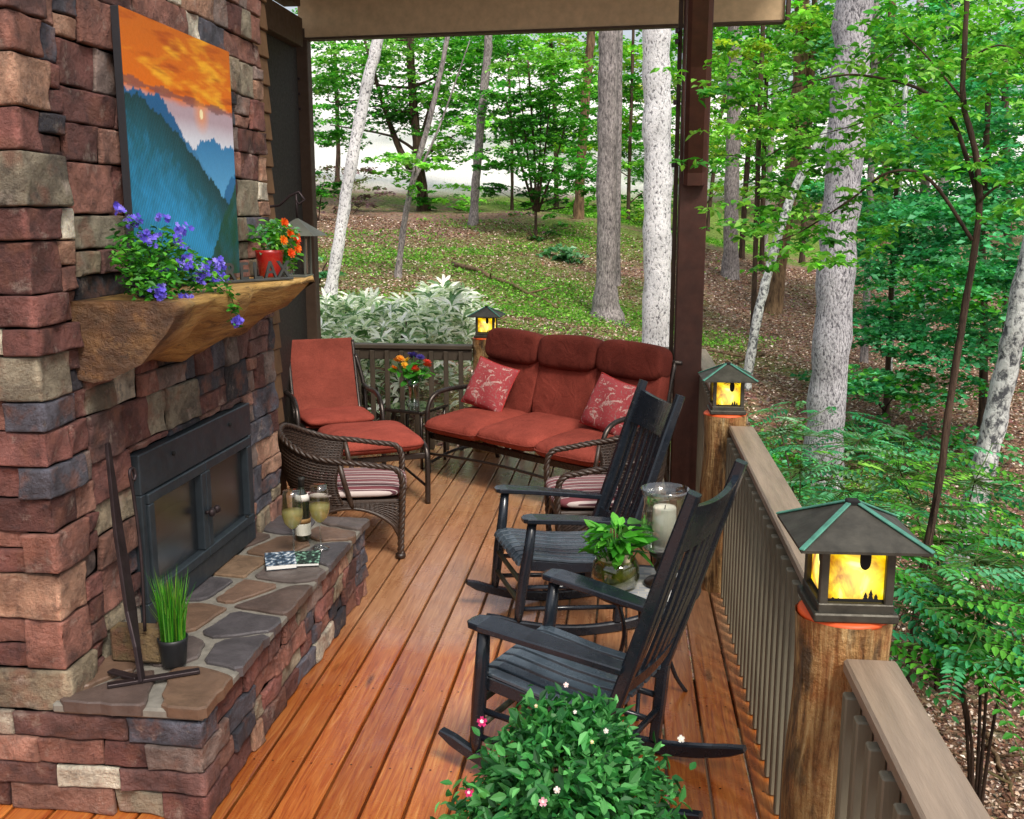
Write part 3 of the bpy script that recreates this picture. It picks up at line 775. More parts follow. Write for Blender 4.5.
def paint(u, v):
    sky_h = .67
    c = L3(PC['o2'], PC['o1'], (v - .72) / .25)
    n = fbm(u * 3, v * 9, 2); c = L3(c, PC['o3'], (n - .05) * 1.6 + .5 - abs(u - .65) * 1.1 - abs(v - .83) * 4)
    c = L3(c, PC['o4'], (fbm(u * 2.4 + 5, v * 12, 7) - .2) * 1.5)
    if v < .735: c = L3(c, PC['haze'], (.735 - v) / .03 + n * .4)
    if v < .665: c = L3(c, PC['pale'], (.665 - v) / .09)
    if abs(v - (.735 - .03 * (u - .5))) < .012 + .008 * sin(25 * u): c = L3(c, hx('6a4a52'), .7)
    gl = math.hypot(u - .66, v - .69)
    if v > .6: c = L3(c, hx('ff9a2a'), .75 * (1 - gl / .09))
    if gl < .019: c = PC['sun']
    if v < ridge(u, [(.5, .40), (.6, .56), (.75, .60), (.85, .57), (1, .57)], 1): c = L3(PC['b2'], PC['b1'], (.6 - v) / .22)
    if v < ridge(u, [(0, .72), (.3, .72), (.45, .60), (.62, .50), (.78, .38), (.9, .28), (1, .3)], 4): c = L3(PC['b3'], PC['b1'], (.62 - v) / .3)
    if v < ridge(u, [(.8, .3), (.9, .40), (1, .46)], 2): c = L3(PC['b3'], PC['b2'], .5)
    r1 = ridge(u, [(0, .70), (.09, .71), (.25, .655), (.4, .60), (.6, .49), (.8, .38), (1, .26)], 9)
    if v < r1:
        d = r1 - v; c = L3(PC['t1'], PC['t2'], d / .18); c = L3(c, PC['t3'], (d - .12) / .2 * (1 - abs(u - .55)) + fbm(u * 12, v * 12, 3) * .35); c = L3(c, PC['t4'], (.25 - v) / .3 + (.25 - u) * 1.2)
    if v < ridge(u, [(.55, -.1), (.72, .12), (.85, .27), (1, .40)], 6): c = L3(PC['t4'], PC['t2'], .25 + .5 * fbm(u * 9, v * 7, 5))
    k = 1 + .34 * sin(u * 310 + 40 * v) * sin(v * 230 + 25 * u) if v < r1 else 1
    return tuple(x * k for x in c)
mb = MB(); py0, py1, pz0, pz1 = 3.47, 4.45, 1.715, 2.68
mb.grid(lambda u, v: (-1.762, py0 + (py1 - py0) * u, pz0 + (pz1 - pz0) * v), 150, 150, False, colf=paint)
pt = empty('canvas_painting', (-1.77, 3.98, 1.70), 'large unframed canvas of blue mountain ridges under an orange sunset, above the mantel', 'painting')
mb.M = Matrix.Identity(4)
cv = mb.build('canvas', 'painting', None); cv.data.transform(Matrix.Translation((1.77, -3.98, -1.70))); cv.parent = pt
mb = MB((.02, .02, .025)); mb.M = Matrix.Translation((1.77, -3.98, -1.70))
mb.box((-1.7785, 3.96, 2.1975), (.03, .98, .965), .002); mb.build('stretcher_edge', 'attr_matte', pt)

# ================================================================== HOUSE WALL, POSTS, BEAMS
hw = empty('house_wall', (-2.05, 5.45, 0), 'brown lap siding wall just past the right edge of the stone chimney', 'wall')
mb = MB(); mb.M = Matrix.Translation((2.05, -5.45, 0)); z = 0
while z < 3.5:
    mb.bar((-2.06, 5.02, z + .075), (-2.06, 5.93, z + .075), .022, .148, .003, up=(0, 0, 1)) if False else mb.box((-2.065, 5.39, z + .074), (.03, .74, .146), .004, Euler((0, radians(-5), 0)).to_matrix()); z += .15
mb.build('siding', 'siding', hw)
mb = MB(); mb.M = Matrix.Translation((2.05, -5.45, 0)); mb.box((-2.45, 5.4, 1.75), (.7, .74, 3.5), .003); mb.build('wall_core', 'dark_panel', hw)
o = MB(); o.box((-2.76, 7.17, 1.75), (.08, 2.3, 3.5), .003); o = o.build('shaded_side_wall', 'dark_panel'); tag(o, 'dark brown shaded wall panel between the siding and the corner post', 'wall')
lp = empty('corner_post', (-2.70, 8.42, 0), 'slim brown painted corner post behind the red lounge chair', 'post')
mb = MB(); mb.box((0, 0, 1.75), (.11, .11, 3.5), .006); mb.build('shaft', 'beam_dark', lp)
for s_ in (2.86, 2.98, 3.1):
    mb = MB(); mb.box((-.03, -.06, s_), (.03, .015, .02), .002); mb.build('clip', 'iron', lp)
mp = empty('roof_post', (.455, 7.25, 0), 'thick dark red-brown square roof post standing in front of the white trunk', 'post')
mb = MB(); mb.box((-.01, 0, 1.9), (.19, .19, 3.8), .006); mb.build('shaft', 'porch_paint', mp)
mb = MB(); mb.sweep([(-.01, -.10, 2.20), (-.01, -.12, 2.30), (-.03, -.45, 2.95), (-.06, -1.0, 3.75)], .15, .16, (1, 0, 0)); mb.build('knee_brace', 'porch_paint', mp)
mb = MB(); mb.box((-.125, .05, 1.9), (.03, .05, 3.7), .003); mb.build('screen_track', 'beam_dark', mp)
for z in (2.33, 2.75, 3.15, 3.22): 
    mb = MB(); mb.box((-.147, .0, z), (.03, .04, .03), .004); mb.build('clip', 'iron', mp)
roof = empty('porch_roof', (-1, 8.2, 3.42), 'beige eave beam of the porch roof across the top of the view', 'roof')
mb = MB(); rr = Euler((0, 0, atan2(8.08 - 8.4, 3.86))).to_matrix()
mb.box((.21, .04, .32), (3.86, .06, .64), .004, rr); mb.build('eave_beam', 'beam_paint', roof)
mb = MB(); mb.box((.21, .05, -.008), (3.90, .10, .016), .002, rr); mb.build('drip_edge', 'beam_dark', roof)
mb = MB(); mb.box((2.155, -.13, .32), (.03, .14, .66), .003, rr); mb.build('end_board', 'beam_dark', roof)
mb = MB(); mb.box((-1.72, -1.6, .02), (.16, 3.3, .22), .004); mb.box((-1.72, -1.6, .52), (.14, 3.3, .6), .004); mb.build('side_beam', 'beam_dark', roof)
mb = MB(); mb.box((.2, -.9, .72), (4.1, 2.4, .05), .003, Euler((radians(-6), 0, 0)).to_matrix()); mb.build('roof_deck', 'beam_dark', roof)

# railings ----------------------------------------------------------
def railing(name, p, q, label, zt=.91, sp=.115, dark=False):
    RW, BW = ('rail_dark', 'rail_dark') if dark else ('rail_wood', 'baluster_wood')
    p, q = Vector(p), Vector(q); d = (q - p); L = d.length; d.normalize(); c = (p + q) / 2; rz = atan2(d.y, d.x)
    r = empty(name, c, label, 'railing', rz)
    mb = MB(); mb.box((0, 0, zt - .019), (L, .125, .038), .007); mb.build('top_rail', RW, r)
    mb = MB(); mb.box((0, .02, zt - .085), (L, .036, .088), .004); mb.build('sub_rail', RW, r)
    n = int((L - .12) / sp); first = None
    for i in range(n + 1):
        x = -n * sp / 2 + i * sp
        if first is None:
            m = MB(); m.box((0, 0, (zt - .045) / 2), (.038, .038, zt - .055), .004); first = m.build('baluster', BW, r); first.location = (x, .052 if False else .042 * 0 + .058, 0)
        else:
            o = first.copy(); COL.objects.link(o); o.parent = r; o.location = (x, .058, 0)
    return r
RX = .603
railing('deck_railing', (RX, 2.58, 0), (RX, 5.15, 0), 'brown wood railing between the nearest lantern post and the second one')
railing('deck_railing', (RX, .2, 0), (RX, 2.345, 0), 'short stretch of brown railing nearest the camera, right of the nearest log post')
railing('deck_railing', (RX, 5.39, 0), (RX, 8.33, 0), 'brown railing beyond the second lantern post, mostly hidden by the roof post')
railing('deck_railing', (-1.29, 8.37, 0), (-2.63, 8.37, 0), 'far brown railing behind the red lounge chair and glass table', sp=.128, dark=True)
railing('deck_railing', (.5, 8.37, 0), (-1.07, 8.37, 0), 'far brown railing behind the red sofa', sp=.128, dark=True)

# log posts and their lanterns ------------------------------------------
def make_log():
    r = empty('log_post', (0, 0, 0)); mb = MB(); n = 26; prof = []
    for i in range(15):
        z = -.35 + i * (1.32 / 14); k = .118 + .006 * sin(z * 5) + .004 * sin(z * 13 + 1); prof.append((k, z))
    vs = []
    for (k, z) in prof:
        for j in range(n):
            a = 2 * pi * j / n; q = k * (1 + .035 * sin(2 * a + 1.3) + .018 * sin(5 * a + z * 3) + .010 * sin(9 * a - z * 6)); vs.append((q * cos(a), q * sin(a), z))
    fs = [(i * n + j, i * n + (j + 1) % n, (i + 1) * n + (j + 1) % n, (i + 1) * n + j) for i in range(14) for j in range(n)]
    mb.add(vs, fs, True); mb.build('trunk', 'log_wood', r)
    mb = MB(); mb.lathe([(.112, .965), (.112, .972), (.106, .978), (0, .979)], 26); mb.build('glow_cap', 'log_top_glow', r)  # thin added disc that carries the painted glow on the log top
    return r
def make_lantern():
    r = empty('post_lantern', (0, 0, 0)); b = .1
    mb = MB(); mb.box((0, 0, .012), (.23, .23, .024), .004); mb.box((0, 0, .032), (.205, .205, .03), .003); mb.build('base', 'copper', r)
    mb = MB()
    for sx in (-1, 1):
        for sy in (-1, 1): mb.box((sx * .088, sy * .088, .125), (.024, .024, .165), .003)
    mb.box((0, -.089, .2), (.16, .018, .02), .002); mb.box((0, .089, .2), (.16, .018, .02), .002); mb.box((-.089, 0, .2), (.018, .16, .02), .002); mb.box((.089, 0, .2), (.018, .16, .02), .002)
    mb.build('frame', 'copper', r)
    for k in range(4):
        rot = Matrix.Rotation(k * pi / 2, 4, 'Z')
        mb = MB(); mb.M = rot; mb.box((0, -.082, .122), (.152, .004, .145), .001); p = mb.build('amber_pane', 'amber_glass', r)
        # dark cut-out decoration on the pane: pine cone on a twig above, little firs below
        mb = MB(); mb.M = rot
        mb.cushion((.022, -.0855, .164), (.031, .005, .058), 1.0, nu=14, nv=12, wob=.06)
        for (x0, z0, x1, z1) in ((.022, .192, -.02, .186), (.022, .192, -.012, .178), (.022, .194, .07, .186), (.03, .192, .062, .176), (-.02, .186, -.03, .180)): mb.bar((x0, -.0855, z0), (x1, -.0855, z1), .003, .003, .0004, up=(0, 1, 0))
        mb.build('cone_motif', 'fire_dark', p)
        mb = MB(); mb.M = rot
        for (xc, h) in ((.028, .026), (.042, .034), (.056, .022), (-.06, .010), (-.045, .008)):
            vs = [(xc - .010, -.0855, .05), (xc + .010, -.0855, .05), (xc + .004, -.0855, .05 + h * .5), (xc + .006, -.0855, .05 + h * .5), (xc, -.0855, .05 + h), (xc - .006, -.0855, .05 + h * .5), (xc - .004, -.0855, .05 + h * .5)]
            mb.add(vs, [tuple(range(7))])
        mb.box((0, -.0855, .052), (.152, .003, .008), .0005)
        mb.build('fir_motif', 'fire_dark', p)
    mb = MB(); q = .172; z0 = .208; z1 = .287; t = .014
    B = [(-q, -q, z0), (q, -q, z0), (q, q, z0), (-q, q, z0)]; T = [(-t, -t, z1), (t, -t, z1), (t, t, z1), (-t, t, z1)]; B2 = [(x, y, z0 - .007) for x, y, z in B]
    mb.add(B2 + B + T, [(0, 1, 5, 4), (1, 2, 6, 5), (2, 3, 7, 6), (3, 0, 4, 7), (4, 5, 9, 8), (5, 6, 10, 9), (6, 7, 11, 10), (7, 4, 8, 11), (3, 2, 1, 0)])
    rf = mb.build('roof', 'copper', r)
    mb = MB()
    for b_, t_ in zip(B, T): mb.bar(Vector(b_) + Vector((0, 0, .002)), Vector(t_) + Vector((0, 0, .004)), .016, .006, .002)
    mb.build('seam', 'patina', rf)
    mb = MB(); mb.box((0, 0, z1 + .004), (.036, .036, .014), .003); mb.build('cap', 'fire_dark', rf)
    return r
log0 = make_log(); lan0 = make_lantern()
spots = [((.56, 2.46, .012), 'nearest weathered log post, beside the bush of pink flowers', 'nearest copper lantern with glowing amber panes, big in the lower right', .04),
         ((.53, 5.27, -.02), 'orange-brown log post in the middle of the right railing', 'amber copper lantern on the middle post, right of the roof post', .02),
         ((-1.175, 8.37, 0), 'log post behind the left end of the red sofa', 'farthest amber lantern, above the left end of the red sofa', -.05)]
for i, (p, l1, l2, rz) in enumerate(spots):
    lo = log0 if i == 0 else copy_tree(log0); lo.location = p; lo.rotation_euler.z = i * 1.3; tag(lo, l1, 'log post', 'log posts along the railing')
    la = lan0 if i == 0 else copy_tree(lan0); la.location = Vector(p) + Vector((.005, 0, .980)); la.rotation_euler.z = rz; la.scale = (.88, .88, .95) if i == 0 else (.8, .8, .88); tag(la, l2, 'lantern', 'lanterns on the log posts')

# wall lantern by the mantel
wl = empty('wall_lantern', (-2.02, 5.30, 2.0), 'small grey-green hanging lantern on the siding right of the mantel', 'lantern')
mb = MB(); mb.tube([(-.02, 0, .02), (.08, 0, .02), (.16, 0, .03), (.22, 0, .08), (.27, 0, .10), (.30, 0, .06), (.27, 0, .035), (.25, 0, .06)], .007, 8); mb.tube([(.255, 0, .09), (.255, 0, -.04)], .006, 8); mb.box((-.015, 0, 0), (.02, .06, .14), .004); mb.build('bracket', 'iron', wl)
mb = MB(); q = .13
mb.add([(.255 - q, -q, -.13), (.255 + q, -q, -.13), (.255 + q, q, -.13), (.255 - q, q, -.13), (.255, 0, -.035), (.255, 0, -.13)], [(0, 1, 4), (1, 2, 4), (2, 3, 4), (3, 0, 4), (3, 2, 1, 0)]); mb.build('roof', 'tarnish', wl)
mb = MB()
for sx in (-1, 1):
    for sy in (-1, 1): mb.box((.255 + sx * .05, sy * .05, -.24), (.012, .012, .22), .002)
mb.box((.255, 0, -.345), (.125, .125, .016), .003); mb.build('frame', 'tarnish', wl)
mb = MB(); mb.box((.255, 0, -.24), (.09, .09, .19), .002); mb.build('pane', 'clear_glass', wl)

# ================================================================== FURNITURE
def cap_pts(pts, n=8):
    """Catmull-Rom smooth path"""
    pts = [Vector(p) for p in pts]; out = []
    for i in range(len(pts) - 1):
        p0, p1, p2, p3 = pts[max(0, i - 1)], pts[i], pts[i + 1], pts[min(len(pts) - 1, i + 2)]
        for k in range(n):
            t = k / n
            out.append(.5 * ((2 * p1) + (p2 - p0) * t + (2 * p0 - 5 * p1 + 4 * p2 - p3) * t * t + (-p0 + 3 * p1 - 3 * p2 + p3) * t ** 3))
    out.append(pts[-1]); return out

# rocking chair: x forward, y left ---------------------------------------
def make_rocker():
    r = empty('rocking_chair', (0, 0, 0)); P = 'black_paint'; PW = .232
    def post_at(z):
        if z < .38: return -.20 - .02 * (.38 - z) * 0
        return -.20 - (z - .38) / .80 * .21
    Rr = 1.25
    for s in (-1, 1):
        pts = []
        for i in range(19):
            x = .45 - .98 * i / 18; z = Rr - sqrt(Rr * Rr - (x + .0) ** 2) + .026; pts.append((x, s * PW, z))
        H = [.02] + [.045] * 3 + [.05] * 12 + [.045, .04, .018]
        mb = MB(); mb.sweep(pts, .034, H, (0, 1, 0)); mb.build('runner', P, r)
        mb = MB(); mb.tube([(.30, s * PW, .07), (.298, s * (PW + .003), .13), (.29, s * (PW + .012), .3), (.28, s * (PW + .022), .42), (.275, s * (PW + .028), .572)], [.016, .024, .027, .026, .022], 10); mb.build('front_leg', P, r)
        mb = MB(); mb.sweep([(-.195, s * PW, .07), (-.20, s * PW, .22), (-.202, s * PW, .38), (-.25, s * PW, .56), (-.36, s * PW, .99), (-.41, s * PW, 1.178)], .042, [.036, .042, .046, .046, .044, .038], (0, 1, 0)); mb.build('back_post', P, r)
        arm = MB(); arm.sweep([(.325, s * (PW + .036), .583), (.31, s * (PW + .036), .586), (.27, s * (PW + .036), .588), (.1, s * (PW + .03), .582), (-.12, s * (PW + .016), .568), (-.235, s * (PW + .012), .560)], [.045, .085, .105, .098, .075, .058], [.018, .022, .024, .024, .024, .024], (0, 1, 0)); arm.build('arm_rest', P, r)
        mb = MB(); mb.tube([(-.2, s * PW, .14), (.298, s * PW, .14)], .012, 8); mb.tube([(-.2, s * PW, .245), (.295, s * PW, .245)], .012, 8); mb.build('side_stretcher', P, r)
        mb = MB(); mb.sweep([(-.19, s * (PW - .01), .345), (.05, s * (PW - .01), .335), (.285, s * (PW - .005), .355)], .022, .05, (0, 1, 0)); mb.build('seat_rail', P, r)
    for z in (.17, .27):
        mb = MB(); mb.tube([(.297, -PW, z), (.297, PW, z)], .012, 8, col=None); mb.build('front_stretcher', 'stretcher_paint', r)
    mb = MB(); mb.tube([(-.2, -PW, .2), (-.2, PW, .2)], .012, 8); mb.build('rear_stretcher', P, r)
    mb = MB(); mb.box((.272, 0, .345), (.024, .46, .05), .004); mb.build('front_apron', P, r)
    n = 8; wd = 2 * (PW + .012) / n
    for i in range(n):
        y = -PW - .012 + wd * (i + .5)
        pts = [(.318, y, .352), (.315, y, .366), (.30, y, .381), (.26, y, .388), (.17, y, .380), (.05, y, .368), (-.08, y, .365), (-.20, y, .372)]
        mb = MB(); mb.sweep(pts, wd - .017, .014, (0, 1, 0)); mb.build('seat_slat', 'seat_sky_sheen', r)
    # crest, lower rail, slats, all gently curved
    def bx(z, y): return -.20 - (z - .38) / .80 * .21 - .02 * (1 - (y / PW) ** 2)
    def curved(z0, z1, t, dip=0):
        mb = MB(); k = 12
        vs = []
        for i in range(k + 1):
            y = -PW + .016 + (2 * PW - .032) * i / k; dz = -dip * (1 - (y / PW) ** 2)
            vs += [(bx(z0, y) + t / 2, y, z0), (bx(z1, y) + t / 2, y, z1 + dz), (bx(z1, y) - t / 2, y, z1 + dz), (bx(z0, y) - t / 2, y, z0)]
        fs = [(4 * i + j, 4 * i + 4 + j, 4 * i + 4 + (j + 1) % 4, 4 * i + (j + 1) % 4) for i in range(k) for j in range(4)] + [(0, 1, 2, 3), (4 * k + 3, 4 * k + 2, 4 * k + 1, 4 * k)]
        mb.add(vs, fs); return mb
    curved(.965, 1.135, .022, .02).build('crest_rail', P, r); curved(.455, .51, .022).build('lower_back_rail', P, r)
    for i in range(6):
        y = -.165 + .33 * i / 5
        mb = MB(); mb.sweep([(bx(.50, y), y, .50), (bx(.73, y) - .006, y, .73), (bx(.97, y), y, .97)], .036, .012, (0, 1, 0)); mb.build('back_slat', P, r)
    return r
simple('seat_sky_sheen', hx('46525c'), .24, var=.3, nscale=9, bump=.03, bscale=40, spec=.6)  # black paint again, sky reflection put into a lighter blue base colour
m_ = simple('stretcher_paint', hx('4a4a38'), .5, var=.3, nscale=14)  # lighter greenish tone of the front stretchers
rk = make_rocker(); tag(rk, 'nearest black slatted rocking chair, behind the bush of pink flowers', 'rocking chair', 'pair of black porch rockers')
rk.location = (-.135, 3.328, .0); rk.rotation_euler = (0, -.061, 2.734)
rk2 = copy_tree(rk); rk2['label'] = 'farther black rocking chair, in front of the striped wicker seat'; rk2.location = (-.283, 4.723, 0); rk2.rotation_euler = (0, -.074, 3.505)

# wicker armchairs ---------------------------------------------------------
def make_wicker():
    r = empty('wicker_armchair', (0, 0, 0)); W = 'wicker'
    half = cap_pts([(.27, .30, .0), (.275, .30, .15), (.285, .305, .38), (.285, .31, .52), (.25, .31, .585), (.16, .31, .605), (.02, .31, .63), (-.12, .305, .655), (-.23, .275, .70), (-.31, .20, .755), (-.345, .10, .785), (-.352, 0, .79)], 7)
    loop = half + [Vector((p.x, -p.y, p.z)) for p in reversed(half[:-1])]
    # braided rail: three strands twisted together
    L = [0]
    for a, b in zip(loop, loop[1:]): L.append(L[-1] + (b - a).length)
    mb = MB()
    fine = []
    tot = L[-1]; K = 340
    for i in range(K + 1):
        d = tot * i / K; j = max(k for k in range(len(L)) if L[k] <= d + 1e-9); j = min(j, len(loop) - 2)
        fine.append(loop[j].lerp(loop[j + 1], (d - L[j]) / max(1e-6, L[j + 1] - L[j])))
    for ph in (0, 2 * pi / 3, 4 * pi / 3):
        pts = []
        for i, p in enumerate(fine):
            t = (fine[min(K, i + 1)] - fine[max(0, i - 1)]).normalized(); a = Vector((0, 0, 1)) if abs(t.z) < .8 else Vector((1, 0, 0)); u = t.cross(a).normalized(); v = t.cross(u); q = ph + i * 2 * pi / 13
            pts.append(p + (u * cos(q) + v * sin(q)) * .0085)
        mb.tube(pts, .011, 6)
    mb.build('braided_arm_rail', W, r)
    for s in (-1, 1):
        mb = MB(); mb.tube([(.27, s * .30, .035), (.27, s * .30, .012), (.27, s * .30, 0)], [.026, .028, .02], 10); mb.build('foot', 'dark_wood', r)
        mb = MB(); mb.tube([(-.26, s * .24, .42), (-.27, s * .25, .2), (-.285, s * .26, 0)], .02, 10); mb.build('rear_leg', W, r)
        mb = MB(); mb.tube([(-.03, s * .305, .62), (-.01, s * .295, .5), (.02, s * .285, .37), (.03, s * .28, .33)], .014, 8); mb.build('arm_strut', W, r)
    # woven shell from the rail down to the seat, round the back and the sides
    A = half.index(min(half, key=lambda p: abs(p.x + .02) + (0 if p.z > .6 else 9)))
    top = half[A:] + [Vector((p.x, -p.y, p.z)) for p in reversed(half[A:-1])]
    TL = [0]
    for a, b in zip(top, top[1:]): TL.append(TL[-1] + (b - a).length)
    def topat(s):
        d = s * TL[-1]; j = max(k for k in range(len(TL)) if TL[k] <= d + 1e-9); j = min(j, len(top) - 2); return top[j].lerp(top[j + 1], (d - TL[j]) / (TL[j + 1] - TL[j]))
    def base(s):
        a = (s - .5) * 2; x = -.02 - .25 * (1 - abs(a) ** 3); y = -.285 * math.copysign(min(1, abs(a) ** .6 * 1.02), a); return Vector((x, -y if top[0].y < 0 else -y, .36))
    def S(s, t):
        p = topat(s); b = base(s); 
        if (b.y > 0) != (p.y > 0) and abs(p.y) > .02: b.y = -b.y
        q = p.lerp(b, t); c = Vector((q.x + .02, q.y, 0)); 
        return q + Vector((-.03 * sin(pi * t), 0, 0))
    def weave(S, ns, nt, name, rr=.0042, amp=.004):
        mb = MB()
        for j in range(nt + 1):
            t = j / nt; pts = []
            for i in range(ns * 2 + 1):
                s = i / (ns * 2); p = S(s, t); e = .004
                n = (S(min(1, s + e), t) - S(max(0, s - e), t)).cross(S(s, min(1, t + e)) - S(s, max(0, t - e)))
                if n.length > 1e-9: n.normalize()
                pts.append(p + n * amp * (1 if (i // 1 + j) % 2 else -1) * (1 if i % 2 == 0 else 0) )
            mb.tube(pts, rr, 4, cap=False)
        for i in range(ns + 1):
            s = i / ns; mb.tube([S(s, k / 10) for k in range(11)], rr * .9, 4, cap=False)
        return mb.build(name, W, r)
    weave(S, 56, 34, 'woven_back', .0052)
    # woven skirt under the seat: front and sides
    def skirt(P, Q, arch, name):
        P, Q = Vector(P), Vector(Q)
        def F(s, t):
            p = P.lerp(Q, s); z1 = .14 + arch * sin(pi * s) ** .55
            return Vector((p.x, p.y, .37 + (z1 - .37) * t))
        weave(F, 22, 16, name, .0055); mb = MB(); mb.tube([F(i / 16, 1) for i in range(17)], .012, 8); mb.build('skirt_edge', W, r)
    skirt((.27, -.30, 0), (.27, .30, 0), .18, 'woven_skirt'); skirt((.27, .30, 0), (-.25, .26, 0), .19, 'woven_skirt'); skirt((-.25, -.26, 0), (.27, -.30, 0), .19, 'woven_skirt')
    mb = MB(); mb.box((0, 0, .365), (.54, .56, .03), .008); mb.build('seat_deck', W, r)
    mb = MB(); mb.cushion((.02, 0, .42), (.58, .58, .095), .38, nu=40, nv=20); mb.build('seat_cushion', 'striped_fabric', r)
    return r
wk = make_wicker(); tag(wk, 'dark wicker armchair beside the stone hearth, past the wine glasses', 'armchair', 'dark wicker armchairs')
wk.location = (-1.647, 5.724, 0); wk.rotation_euler.z = radians(13); wk.scale = (1.12, 1, .93)
wk2 = copy_tree(wk); wk2['label'] = 'dark wicker armchair in front of the red sofa, behind the farther rocker'; wk2.scale = (1, 1, 1); wk2.location = (-.12, 5.60, 0); wk2.rotation_euler.z = radians(190)

def piping(parent, c, d, ex, rot, col, er=.8):
    m = Matrix.Translation(c) @ rot.to_4x4(); mb = MB(col); pts = []
    for i in range(61):
        a = 2 * pi * i / 60; pts.append(m @ Vector((math.copysign(abs(cos(a)) ** ex, cos(a)) * d[0] / 2, math.copysign(abs(sin(a)) ** ex, sin(a)) * d[1] / 2, 0)))
    mb.tube(pts, .0065, 6, cap=False); mb.build('piping', 'terracotta', parent)
# red sofa (glider) -----------------------------------------------------------
TC = (1, 1, 1)
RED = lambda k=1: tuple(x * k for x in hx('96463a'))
sofa = empty('garden_sofa', (-.60, 7.25, 0), 'three-seat brown metal garden sofa with terracotta red cushions and headrests', 'sofa', radians(-38))
B_ = 'bronze_tube'
for s in (-1, 1):
    x = s * .875
    mb = MB(); mb.tube(cap_pts([(x, -.36, 0), (x, -.37, .3), (x, -.36, .52), (x, -.28, .62), (x, -.12, .645), (x, .12, .64), (x, .34, .66)], 6), .018, 10); mb.build('arm_frame', B_, sofa)
    mb = MB(); mb.tube(cap_pts([(x, .40, 0), (x, .33, .25), (x, .30, .45), (x, .42, .98)], 6), .018, 10); mb.build('rear_leg', B_, sofa)
    mb = MB(); mb.tube(cap_pts([(x, -.36, .08), (x, -.1, .14), (x, .2, .13), (x, .38, .05)], 6), .012, 8); mb.build('base_brace', B_, sofa)
mb = MB(); mb.box((0, -.33, .30), (1.86, .03, .05), .006); mb.box((0, .28, .34), (1.86, .03, .05), .006); 
for x in (-.6, -.3, 0, .3, .6): mb.box((x, -.02, .315), (.03, .6, .03), .004)
mb.build('seat_frame', B_, sofa)
mb = MB(); mb.tube([(-.93, .42, .97), (.93, .42, .97)], .016, 8); mb.tube([(-.93, .31, .5), (.93, .31, .5)], .016, 8); mb.build('back_frame', B_, sofa)
mb = MB(); mb.tube(cap_pts([(-.85, -.36, .16), (-.4, -.40, .2), (0, -.40, .21), (.4, -.40, .2), (.85, -.36, .16)], 5), .011, 8); mb.build('front_brace', B_, sofa)
tilt = Euler((radians(-17), 0, 0)).to_matrix()
for i in (-1, 0, 1):
    x = i * .58
    rt = Euler((radians(4), 0, random.uniform(-.02, .02))).to_matrix(); cc_ = (x, -.09, .415 + (.012 if i == 0 else 0))
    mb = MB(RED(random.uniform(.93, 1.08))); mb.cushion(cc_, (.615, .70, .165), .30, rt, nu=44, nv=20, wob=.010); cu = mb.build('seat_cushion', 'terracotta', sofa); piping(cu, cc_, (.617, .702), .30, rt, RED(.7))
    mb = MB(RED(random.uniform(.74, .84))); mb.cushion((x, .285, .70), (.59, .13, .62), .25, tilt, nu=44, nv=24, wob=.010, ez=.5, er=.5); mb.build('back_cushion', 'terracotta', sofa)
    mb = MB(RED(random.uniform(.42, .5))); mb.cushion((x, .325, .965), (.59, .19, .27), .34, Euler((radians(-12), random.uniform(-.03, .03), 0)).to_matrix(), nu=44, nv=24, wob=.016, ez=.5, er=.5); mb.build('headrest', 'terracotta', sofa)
def pillow(loc, rot, label):
    mb = MB(); S = .39
    def P(u, v, sg):
        a, b = 2 * u - 1, 2 * v - 1; e = (1 - a * a) ** .5 * (1 - b * b) ** .5 if abs(a) < 1 and abs(b) < 1 else 0
        k = 1 - .07 * (1 - abs(a) ** 2) * abs(b) ** 4; k2 = 1 - .07 * (1 - abs(b) ** 2) * abs(a) ** 4
        return (a * S / 2 * k2, sg * (.075 * e ** .7 + .006 * sin(5 * a + 2 * b) * e), b * S / 2 * k)
    mb.grid(lambda u, v: P(u, v, -1), 24, 24); mb.grid(lambda u, v: P(1 - u, v, 1), 24, 24)
    e = [P(t, 0, 1) for t in np.linspace(0, 1, 15)] + [P(1, t, 1) for t in np.linspace(0, 1, 15)][1:] + [P(1 - t, 1, 1) for t in np.linspace(0, 1, 15)][1:] + [P(0, 1 - t, 1) for t in np.linspace(0, 1, 15)][1:]
    o = mb.build('throw_pillow', 'floral_fabric'); o.location = loc; o.rotation_euler = rot; tag(o, label, 'pillow', 'floral pillows on the red sofa')
    m2 = MB(hx('b5413f')); m2.tube(e, .006, 6); m2.build('piping', 'terracotta', o)
SM = Matrix.Translation((-.60, 7.25, 0)) @ Matrix.Rotation(radians(-38), 4, 'Z')
pillow(SM @ Vector((-.61, .055, .675)), (radians(-24), radians(12), radians(-30)), 'red floral pillow at the left end of the sofa')
pillow(SM @ Vector((.60, .055, .675)), (radians(-24), radians(10), radians(-42)), 'red floral pillow at the right end of the sofa')

